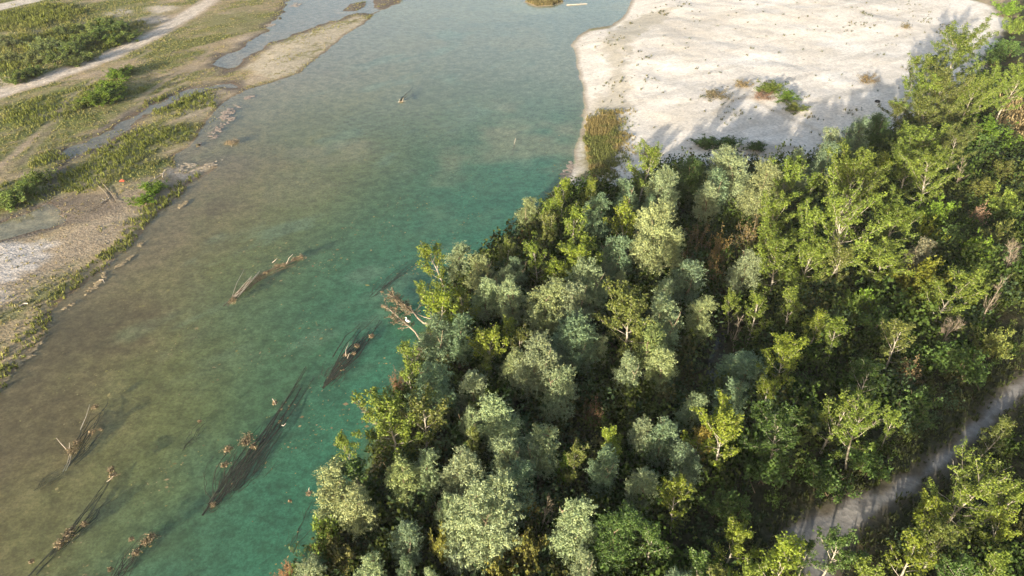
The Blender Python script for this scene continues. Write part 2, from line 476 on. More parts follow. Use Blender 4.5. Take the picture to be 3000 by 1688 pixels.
def leaf_material(name, transl=.28, spec=.25, rough=.55, var=.35):
    """colour comes from the object's own colour, with leaf-to-leaf variation"""
    M = Mat(name)
    oi = M.n('ShaderNodeObjectInfo'); geo = M.n('ShaderNodeNewGeometry')
    r = geo.outputs['Random Per Island']
    c = M.mul(oi.outputs['Color'], M.ramp(r, 0, 1, 1 - var, 1 + var))
    tc = M.n('ShaderNodeTexCoord')
    c = M.mul(c, M.ramp(M.noise(tc.outputs['Object'], 1.1, 2, .5), .35, .65, .80, 1.2))
    r2 = M.math('FRACT', M.math('MULTIPLY', r, 17.31))
    yel = M.n('ShaderNodeVectorMath', operation='MULTIPLY'); M.l(c, yel.inputs[0]); yel.inputs[1].default_value = (1.20, 1.05, .78)
    c = M.mixc(M.ramp(r2, .45, 1, 0, .8), c, yel.outputs[0])
    b = M.n('ShaderNodeBsdfPrincipled'); M.l(c, b.inputs['Base Color'])
    b.inputs['Roughness'].default_value = rough; b.inputs['Specular IOR Level'].default_value = spec
    t = M.n('ShaderNodeBsdfTranslucent'); M.l(c, t.inputs['Color'])
    mx = M.n('ShaderNodeMixShader'); mx.inputs[0].default_value = transl
    M.l(b.outputs[0], mx.inputs[1]); M.l(t.outputs[0], mx.inputs[2]); M.l(mx.outputs[0], M.out.inputs['Surface'])
    return M.m

def vcol_material(name, transl=.25, var=.3):
    M = Mat(name)
    at_ = M.n('ShaderNodeAttribute', attribute_name='Col'); geo = M.n('ShaderNodeNewGeometry')
    c = M.mul(at_.outputs['Color'], M.ramp(geo.outputs['Random Per Island'], 0, 1, 1 - var, 1 + var))
    b = M.n('ShaderNodeBsdfDiffuse'); M.l(c, b.inputs['Color'])
    t = M.n('ShaderNodeBsdfTranslucent'); M.l(c, t.inputs['Color'])
    mx = M.n('ShaderNodeMixShader'); mx.inputs[0].default_value = transl
    M.l(b.outputs[0], mx.inputs[1]); M.l(t.outputs[0], mx.inputs[2]); M.l(mx.outputs[0], M.out.inputs['Surface'])
    return M.m

def bark_material(name, c1, c2, scale=3.0):
    M = Mat(name)
    tc = M.n('ShaderNodeTexCoord')
    f = M.noise(tc.outputs['Object'], scale, 4, .7)
    c = M.mixc(M.ramp(f, .38, .62, 0, 1), c1, c2)
    b = M.n('ShaderNodeBsdfPrincipled'); M.l(c, b.inputs['Base Color']); b.inputs['Roughness'].default_value = .9
    b.inputs['Specular IOR Level'].default_value = .15
    bump = M.n('ShaderNodeBump'); bump.inputs['Strength'].default_value = .4; bump.inputs['Distance'].default_value = .03
    M.l(f, bump.inputs['Height']); M.l(bump.outputs[0], b.inputs['Normal'])
    M.l(b.outputs[0], M.out.inputs['Surface'])
    return M.m

MGB = ground_material('shingle', .42)
MG, MB_, MWAT = ground_material(), bed_material(), water_material()
LEAF_P = leaf_material('poplar_leaf', .30, .25, .5, .32)
LEAF_W = leaf_material('willow_leaf', .20, .30, .5, .34)
LEAF_S = leaf_material('shrub_leaf', .28, .2, .6, .38)
VCOL = vcol_material('grass_blade', .42)
VCOLD = vcol_material('debris', .05, .35)
BARK_P = bark_material('poplar_bark', (.42, .39, .32), (.20, .18, .13))
BARK_W = bark_material('willow_bark', (.26, .21, .14), (.12, .095, .06))
BARK_D = bark_material('dead_wood', (.33, .285, .215), (.17, .14, .10))
BARK_S = bark_material('sodden_wood', (.10, .088, .055), (.042, .042, .027))
BARK_L = bark_material('bleached_wood', (.62, .55, .45), (.38, .32, .25))

# ------------------------------------------------------------------ the ground, split into its pieces; the river
def split_ground():
    V = np.stack([GX, GY, G['h']], -1).reshape(-1, 3)
    idx = np.arange(NX * NY).reshape(NY, NX)
    Q = np.stack([idx[:-1, :-1], idx[:-1, 1:], idx[1:, 1:], idx[1:, :-1]], -1).reshape(-1, 4)
    cl = CLS.reshape(-1)
    q = cl[Q]
    cq = np.where((q == 1).all(1), 1, 0)
    land = np.where(q == 1, 0, q).max(1)
    cq = np.where(cq == 1, 1, land)
    A = ALB.reshape(-1, 3)
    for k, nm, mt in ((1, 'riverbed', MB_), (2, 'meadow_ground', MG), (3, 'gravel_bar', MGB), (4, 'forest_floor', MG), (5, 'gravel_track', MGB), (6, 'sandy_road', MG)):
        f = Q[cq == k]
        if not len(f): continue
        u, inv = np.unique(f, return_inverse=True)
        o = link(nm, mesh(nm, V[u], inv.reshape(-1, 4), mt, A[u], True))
        tag(o, kind='structure')
split_ground()
wv = np.array([(-1600, -900, 0), (1600, -900, 0), (1600, 2200, 0), (-1600, 2200, 0)])
tag(link('river', mesh('river', wv, [[0, 1, 2, 3]], MWAT)), kind='structure')

# ------------------------------------------------------------------ plant building
def tube(path, rad, sides=5):
    path = np.asarray(path, float); n = len(path)
    rad = np.broadcast_to(np.asarray(rad, float), (n,))
    tng = np.gradient(path, axis=0)
    tng /= np.linalg.norm(tng, axis=1, keepdims=True) + 1e-9
    ref = np.array([0.31, 0.17, 0.93]) if abs(tng[0][2]) < .9 else np.array([1.0, .1, 0])
    a = np.cross(tng, ref); a /= np.linalg.norm(a, axis=1, keepdims=True) + 1e-9
    b = np.cross(tng, a)
    th = np.arange(sides) / sides * 2 * np.pi
    V = (path[:, None] + rad[:, None, None] * (np.cos(th)[None, :, None] * a[:, None] + np.sin(th)[None, :, None] * b[:, None])).reshape(-1, 3)
    i = np.arange(n - 1)[:, None] * sides; j = np.arange(sides)[None]
    k = (j + 1) % sides
    Fq = np.stack([i + j, i + k, i + sides + k, i + sides + j], -1).reshape(-1, 4)
    return V, Fq

class Geo:
    def __init__(s): s.V, s.F, s.C, s.n = [], [], [], 0
    def add(s, V, Fq, col=None):
        s.V.append(np.asarray(V, float)); s.F.append(np.asarray(Fq) + s.n); s.n += len(V)
        if col is not None:
            s.C.append(np.broadcast_to(np.asarray(col, float), (len(V), 3)))
    def tube(s, path, rad, sides=5, col=None):
        V, Fq = tube(path, rad, sides); s.add(V, Fq, col)
    def mesh(s, name, mat, smooth=False):
        return mesh(name, np.concatenate(s.V), np.concatenate(s.F), mat, np.concatenate(s.C) if s.C else None, smooth)

def unit(v): return v / (np.linalg.norm(v, axis=-1, keepdims=True) + 1e-9)

def leaves(P, out, R, ln, wd, rough=.75, up=.45):
    """folded leaf quads at points P, facing roughly along out"""
    n = len(P)
    nr = unit(out * .7 + R.normal(size=(n, 3)) * rough + np.array([0, 0, up]))
    d = unit(np.cross(nr, R.normal(size=(n, 3))))
    sd = np.cross(nr, d)
    L = ln * R.uniform(.65, 1.3, (n, 1)); Wd = wd * R.uniform(.7, 1.25, (n, 1))
    a = P - d * L * .5
    b = P + sd * Wd * .5 + nr * Wd * .12
    c = P + d * L * .5
    e = P - sd * Wd * .5 + nr * Wd * .12
    V = np.stack([a, b, c, e], 1).reshape(-1, 3)
    return V, np.arange(4 * n).reshape(n, 4)

def bend_path(p, d, L, n, upb, R, wob=.12):
    pts = [p.copy()]; d = d.copy(); s = L / n
    for _ in range(n):
        d = unit(d + np.array([0, 0, upb]) + R.normal(size=3) * wob)
        p = p + d * s; pts.append(p)
    return np.array(pts)

def interp(path, t):
    x = np.clip(t, 0, .9999) * (len(path) - 1); i = int(x); f = x - i
    return path[i] * (1 - f) + path[i + 1] * f, unit(path[i + 1] - path[i])

def sprays(shoots, R, ln, wd, per_m, spread, rough=.75, up=.45, start=.12):
    P, O = [], []
    for a, d, L in shoots:
        k = max(4, int(L * per_m))
        t = R.uniform(start, 1.05, k)
        off = R.normal(size=(k, 3)) * spread * (1.15 - .55 * t)[:, None]
        P.append(a + d * (t * L)[:, None] + off)
        O.append(unit(off + d * .05))
    return leaves(np.concatenate(P), np.concatenate(O), R, ln, wd, rough, up)

GA = 2.39996
def poplar(H, W, seed, t0=.27, dens=1.0, bare=0.0):
    """ascending limbs carrying leafy shoots that point outwards and up"""
    R = np.random.default_rng(seed)
    wood = Geo(); sh = []
    tr = bend_path(np.zeros(3), np.array([R.normal() * .05, R.normal() * .05, 1.0]), H * .93, 10, .1, R, .045)
    r0 = .0135 * H + .02
    wood.tube(tr, np.linspace(r0, .02, len(tr)), 6)
    n = int(H * 2.6)
    for i in range(n):
        t = t0 + (.97 - t0) * (i / n) ** .9
        p, _ = interp(tr, t)
        azm = i * GA + R.normal() * .4
        x = (t - t0) / (1 - t0)
        prof = (.55 + .75 * math.sin(min(1, x * 1.5 + .12) * math.pi * .62)) * (1 - x ** 2.2 * .72)
        L = W * .52 * prof * R.uniform(.72, 1.28)
        e = math.radians(26 + 40 * x + R.normal() * 8)
        d = np.array([math.cos(azm) * math.cos(e), math.sin(azm) * math.cos(e), math.sin(e)])
        L = max(.6, L / max(.5, math.cos(e)) * .9)
        pa = bend_path(p, d, L, 5, .10, R, .10)
        wood.tube(pa, np.linspace(r0 * .27 * (1 - .6 * t) + .010, .006, 6), 4)
        m = max(3, int(L / .34))
        for j in range(m):
            s = .22 + .78 * (j + R.uniform(0, .8)) / m
            q, dd = interp(pa, s)
            v = unit(dd * .75 + R.normal(size=3) * .62 + np.array([0, 0, .38]))
            l2 = R.uniform(.45, 1.0) * (W / 5) ** .4 * (1.15 - .35 * s)
            if R.random() < bare:
                wood.tube(np.array([q, q + v * l2 * .5, q + v * l2 + R.normal(size=3) * .1]), [.014, .01, .004], 3)
                continue
            if j % 3 == 0:
                wood.tube(np.array([q, q + v * l2]), [.013, .004], 3)
            sh.append((q, v, l2))
    for _ in range(int(4 + W)):
        sh.append((tr[-1] + R.normal(size=3) * .12, unit(np.array([R.normal() * .35, R.normal() * .35, 1.0])), R.uniform(.5, 1.0)))
    V, Fq = sprays(sh, R, .148, .118, 72 * dens, .135, .8, .4)
    return wood, (V, Fq)

def willow(H, W, seed, t0=.32, lobes=None, dens=1.0, droop=.0, narrow=1.0):
    """billowing lobes of fine silvery leaves on several rising stems"""
    R = np.random.default_rng(seed)
    wood = Geo(); sh = []
    base = H * t0 * .55
    tr = bend_path(np.zeros(3), np.array([R.normal() * .08, R.normal() * .08, 1.0]), base, 4, .1, R, .06)
    r0 = .014 * H + .03
    wood.tube(tr, np.linspace(r0, r0 * .75, 5), 6)
    stems = []
    ns = max(2, int(2 + W * .5))
    for i in range(ns):
        azm = i * GA + R.normal() * .5
        lean = R.uniform(.12, .42) * W / H * 1.6 if i else .06
        d = unit(np.array([math.cos(azm) * lean, math.sin(azm) * lean, 1.0]))
        pa = bend_path(tr[-1], d, (H - base) * R.uniform(.72, .95), 8, .05, R, .07)
        stems.append(pa)
        wood.tube(pa, np.linspace(r0 * .62, .015, 9), 5)
    nl = lobes or int(7 + W * 2.9)
    rl = W * .20 + .18
    cen = []
    tries = 0
    while len(cen) < nl and tries < 800:
        tries += 1
        u = R.uniform(0, 1); a = R.uniform(0, 2 * math.pi)
        z = t0 + (1 - t0) * u
        env = (math.sin(min(1.0, (u * .92 + .12)) ** .75 * math.pi)) ** .55 * narrow
        r = (W * .5 - rl * .55) * env * math.sqrt(R.uniform(.12, 1))
        c = np.array([math.cos(a) * r, math.sin(a) * r, z * H - rl * .7])
        if all(np.linalg.norm((c - k) * np.array([1, 1, .8])) > rl * .95 for k in cen): cen.append(c)
    cen.append(np.array([stems[0][-1][0], stems[0][-1][1], H - rl * .9]))
    for c in cen:
        best = min(((np.linalg.norm(p - c) + max(0, p[2] - c[2] + .3) * 3, tuple(p)) for st in stems for p in st), key=lambda q: q[0])[1]
        b = np.array(best)
        mid = (b + c) / 2 + np.array([0, 0, .15]) + R.normal(size=3) * .08
        wood.tube(np.array([b, mid, c, c + np.array([R.normal() * .1, R.normal() * .1, rl * .6])]), [.045, .035, .02, .006], 4)
        rr = rl * R.uniform(.8, 1.25)
        k = int(46 * dens * (rr / .9) ** 1.3)
        D = unit(R.normal(size=(k, 3)) + np.array([0, 0, .42]))
        for d in D:
            st = R.uniform(.05, .45)
            q = c + d * rr * st * np.array([1, 1, 1.1])
            v = unit(d + np.array([0, 0, .35 - droop]) + R.normal(size=3) * .25)
            sh.append((q, v, rr * R.uniform(.5, .8)))
    V, Fq = sprays(sh, R, .128, .060, 48, .085, .75, .5)
    return wood, (V, Fq)

def bush(H, W, seed, dens=1.0, ln=.17, wd=.12):
    R = np.random.default_rng(seed)
    wood = Geo(); sh = []
    n = int(9 + W * 6)
    for i in range(n):
        azm = i * GA + R.normal() * .4
        e = math.radians(R.uniform(30, 85))
        d = np.array([math.cos(azm) * math.cos(e), math.sin(azm) * math.cos(e), math.sin(e)])
        L = 1 / math.sqrt((math.cos(e) / (W * .5)) ** 2 + (math.sin(e) / H) ** 2) * R.uniform(.7, 1.1)
        pa = bend_path(R.normal(size=3) * np.array([.1, .1, 0]) * W, d, L * .85, 4, .02, R, .15)
        wood.tube(pa, np.linspace(.03, .006, 5), 3)
        for j in range(max(4, int(L / .2))):
            q, dd = interp(pa, R.uniform(.3, 1))
            v = unit(dd * .6 + R.normal(size=3) * .7 + np.array([0, 0, .3]))
            sh.append((q, v, R.uniform(.25, .6)))
    V, Fq = sprays(sh, R, ln, wd, 26 * dens, .09, .8, .45)
    return wood, (V, Fq)

def snag(H, W, seed, twiggy=1.0):
    R = np.random.default_rng(seed)
    wood = Geo()
    tr = bend_path(np.zeros(3), np.array([R.normal() * .12, R.normal() * .12, 1.0]), H * .9, 8, .06, R, .08)
    wood.tube(tr, np.linspace(.014 * H + .02, .012, 9), 5)
    for i in range(int(H * 3.2 * twiggy)):
        t = R.uniform(.3, .97); p, _ = interp(tr, t)
        azm = i * GA; e = math.radians(R.uniform(25, 65))
        d = np.array([math.cos(azm) * math.cos(e), math.sin(azm) * math.cos(e), math.sin(e)])
        L = W * .55 * (1.15 - .6 * t) * R.uniform(.6, 1.2)
        pa = bend_path(p, d, L, 4, .12, R, .14)
        wood.tube(pa, np.linspace(.024, .008, 5), 3)
        for j in range(int(8 * twiggy)):
            q, dd = interp(pa, R.uniform(.3, 1)); v = unit(dd + R.normal(size=3) * .5 + np.array([0, 0, .2]))
            wood.tube(np.array([q, q + v * R.uniform(.3, .8)]), [.014, .006], 3)
    return wood, None

PROTO = {}
def proto(key, fn, H, W, leafmat, bark):
    wood, lv = fn
    if lv:
        xy = lv[0][:, :2]; ctr = np.median(xy, axis=0)
        W = 2.0 * float(np.percentile(np.linalg.norm(xy - ctr, axis=1), 93)); H = float(np.percentile(lv[0][:, 2], 99.7))
    PROTO[key] = (wood.mesh(key + '_wood', bark, True), mesh(key + '_leaves', lv[0], lv[1], leafmat) if lv else None, H, W)

for i in range(4):
    proto(f'PL{i}', poplar(9.2, 5.6, 100 + i), 9.2, 5.6, LEAF_P, BARK_P)
    proto(f'WL{i}', willow(8.2, 5.8, 400 + i), 8.2, 5.8, LEAF_W, BARK_W)
for i in range(6):
    proto(f'PM{i}', poplar(7, 4.0, 200 + i, .20 + .03 * i), 7, 4.0, LEAF_P, BARK_P)
    proto(f'WM{i}', willow(6.6, 4.1, 500 + i, .25 + .03 * i, narrow=.85 + .05 * (i % 4)), 6.6, 4.1, LEAF_W, BARK_W)
for i in range(3):
    proto(f'PS{i}', poplar(5.2, 2.5, 300 + i, .22), 5.2, 2.5, LEAF_P, BARK_P)
    proto(f'WS{i}', willow(5.6, 2.7, 600 + i), 5.6, 2.7, LEAF_W, BARK_W)
    proto(f'SH{i}', bush(2.4, 3.0, 700 + i), 2.4, 3.0, LEAF_S, BARK_W)
    proto(f'SL{i}', bush(4.2, 4.0, 720 + i, 1.2), 4.2, 4.0, LEAF_S, BARK_W)
proto('PB0', poplar(9.2, 5.4, 150, .24, .8, .34), 9.2, 5.4, LEAF_P, BARK_P)
proto('PB1', poplar(8.6, 5.2, 151, .22, .8, .28), 8.6, 5.2, LEAF_P, BARK_P)
proto('TB0', bush(3.2, 2.6, 760, .8, .12, .07), 3.2, 2.6, LEAF_S, BARK_D)
proto('DX0', snag(6, 3, 800), 6, 3, None, BARK_D)
proto('DX1', snag(4, 2.4, 801, 1.6), 4, 2.4, None, BARK_D)
_cnt = {}
def plant(kind, u, v, wpx, label, tint, H=None, group=None, lean=None, cat=None, rot=None):
    """a tree whose crown top is seen at (u, v) and whose crown is wpx photograph pixels wide"""
    H = H * (.95 if (v < 640 and 1560 < u < 2640 or v < 260 and u > 2600) and kind in 'PWB' else .8) if H else None
    Hh = H or 9.0
    for _ in range(4):
        p = at(u, v, Hh + .9)
        Wm = wpx / ppm(p)
        if H is None:
            Hh = {'P': float(np.clip(3.6 + 1.7 * Wm, 5, 12.5)), 'W': float(np.clip(3.8 + 1.25 * Wm, 5, 11)), 'S': float(np.clip(.6 + .75 * Wm, 1, 4.5)),
                  'T': float(np.clip(.8 + .9 * Wm, 1, 4.5)), 'D': float(np.clip(2 + 1.3 * Wm, 2, 7)), 'B': float(np.clip(3.6 + 1.6 * Wm, 6, 12.5))}[kind]
    edge = (v < 640 and 1560 < u < 2640) or (v < 260 and u > 2600)
    if kind in 'PB': Hh = min(Hh, Wm * (2.2 if edge else 1.8) + 2.2)
    if kind == 'W': Hh = min(Hh, Wm * (2.0 if edge else 1.6) + 2.0)
    zb = float(height_at(p[0], p[1])) - .05
    p = at(u, v, Hh + zb)
    if not lean and kind in 'PWB':
        lean = (random.gauss(-.1, .22), random.gauss(-.05, .22))
    lx, ly = (0, 0)
    if lean:
        lx, ly = lean
        p = p - np.array([lx, ly, 0])
        zb = float(height_at(p[0], p[1])) - .05
    Wm *= 1.28 if (kind == 'P' and u > 2200) else 1.19
    if kind == 'P': key = ('PL', 4) if Wm > 4.6 else ('PM', 6) if Wm > 3.0 else ('PS', 3)
    elif kind == 'W': key = ('WL', 4) if Wm > 4.9 else ('WM', 6) if Wm > 3.3 else ('WS', 3)
    elif kind == 'S': key = ('SL', 3) if Wm > 3.4 else ('SH', 3)
    elif kind == 'B': key = ('PB', 2)
    elif kind == 'T': key = ('TB', 1)
    else: key = ('DX', 2)
    k = _cnt.get(key[0], 0); _cnt[key[0]] = k + 1
    wood, lv, H0, W0 = PROTO[key[0] + str(k % key[1])]
    nm, ct = {'P': ('poplar_tree', 'tree'), 'W': ('willow_tree', 'tree'), 'B': ('poplar_tree', 'tree'), 'S': ('shrub', 'shrub'), 'T': ('dry_shrub', 'shrub'), 'D': ('dead_tree', 'dead tree')}[kind]
    root = link(nm, None)
    root.empty_display_size = .3
    root.location = (float(p[0]), float(p[1]), zb)
    sx, sz = Wm / W0, (Hh) / H0
    rz = rot if rot is not None else random.uniform(0, 6.283)
    M = Matrix.Translation(root.location) @ Matrix(((1, 0, lx / Hh, 0), (0, 1, ly / Hh, 0), (0, 0, 1, 0), (0, 0, 0, 1)))
    if lean:                                  # tip the whole tree over towards its lean
        ax = Vector((-ly, lx, 0)).normalized(); an = math.atan2(math.hypot(lx, ly), Hh)
        root.rotation_mode = 'QUATERNION'
        root.rotation_quaternion = Matrix.Rotation(an, 3, ax).to_quaternion()
    root.scale = (sx, sx, sz)
    t = link('trunk', wood, root); t.rotation_euler = (0, 0, rz)
    if lv:
        c = link('crown', lv, root); c.rotation_euler = (0, 0, rz)
        j = random.uniform(.86, 1.14)
        c.color = (tint[0] * j, tint[1] * j * random.uniform(.96, 1.04), tint[2] * j, 1)
    tag(root, label, cat or ct, group or {'P': 'poplars in the riverside wood', 'B': 'poplars in the riverside wood', 'W': 'silvery willows in the riverside wood',
        'S': 'shrubs', 'T': 'dry shrubs', 'D': 'dead trees'}[kind])
    return root

# leaf colours
YG = (.162, .215, .028)      # bright yellow-green poplar
PG = (.142, .200, .034)      # mid green poplar
OL = (.128, .158, .040)      # olive poplar
DG = (.068, .120, .030)      # dark green
SW = (.225, .292, .155)      # silver willow
SY = (.240, .290, .132)      # straw-tinted willow
BW = (.150, .225, .125)      # blue-green willow
GS = (.110, .185, .022)      # bright green shrub
TN = (.200, .150, .075)      # tan dry leaf

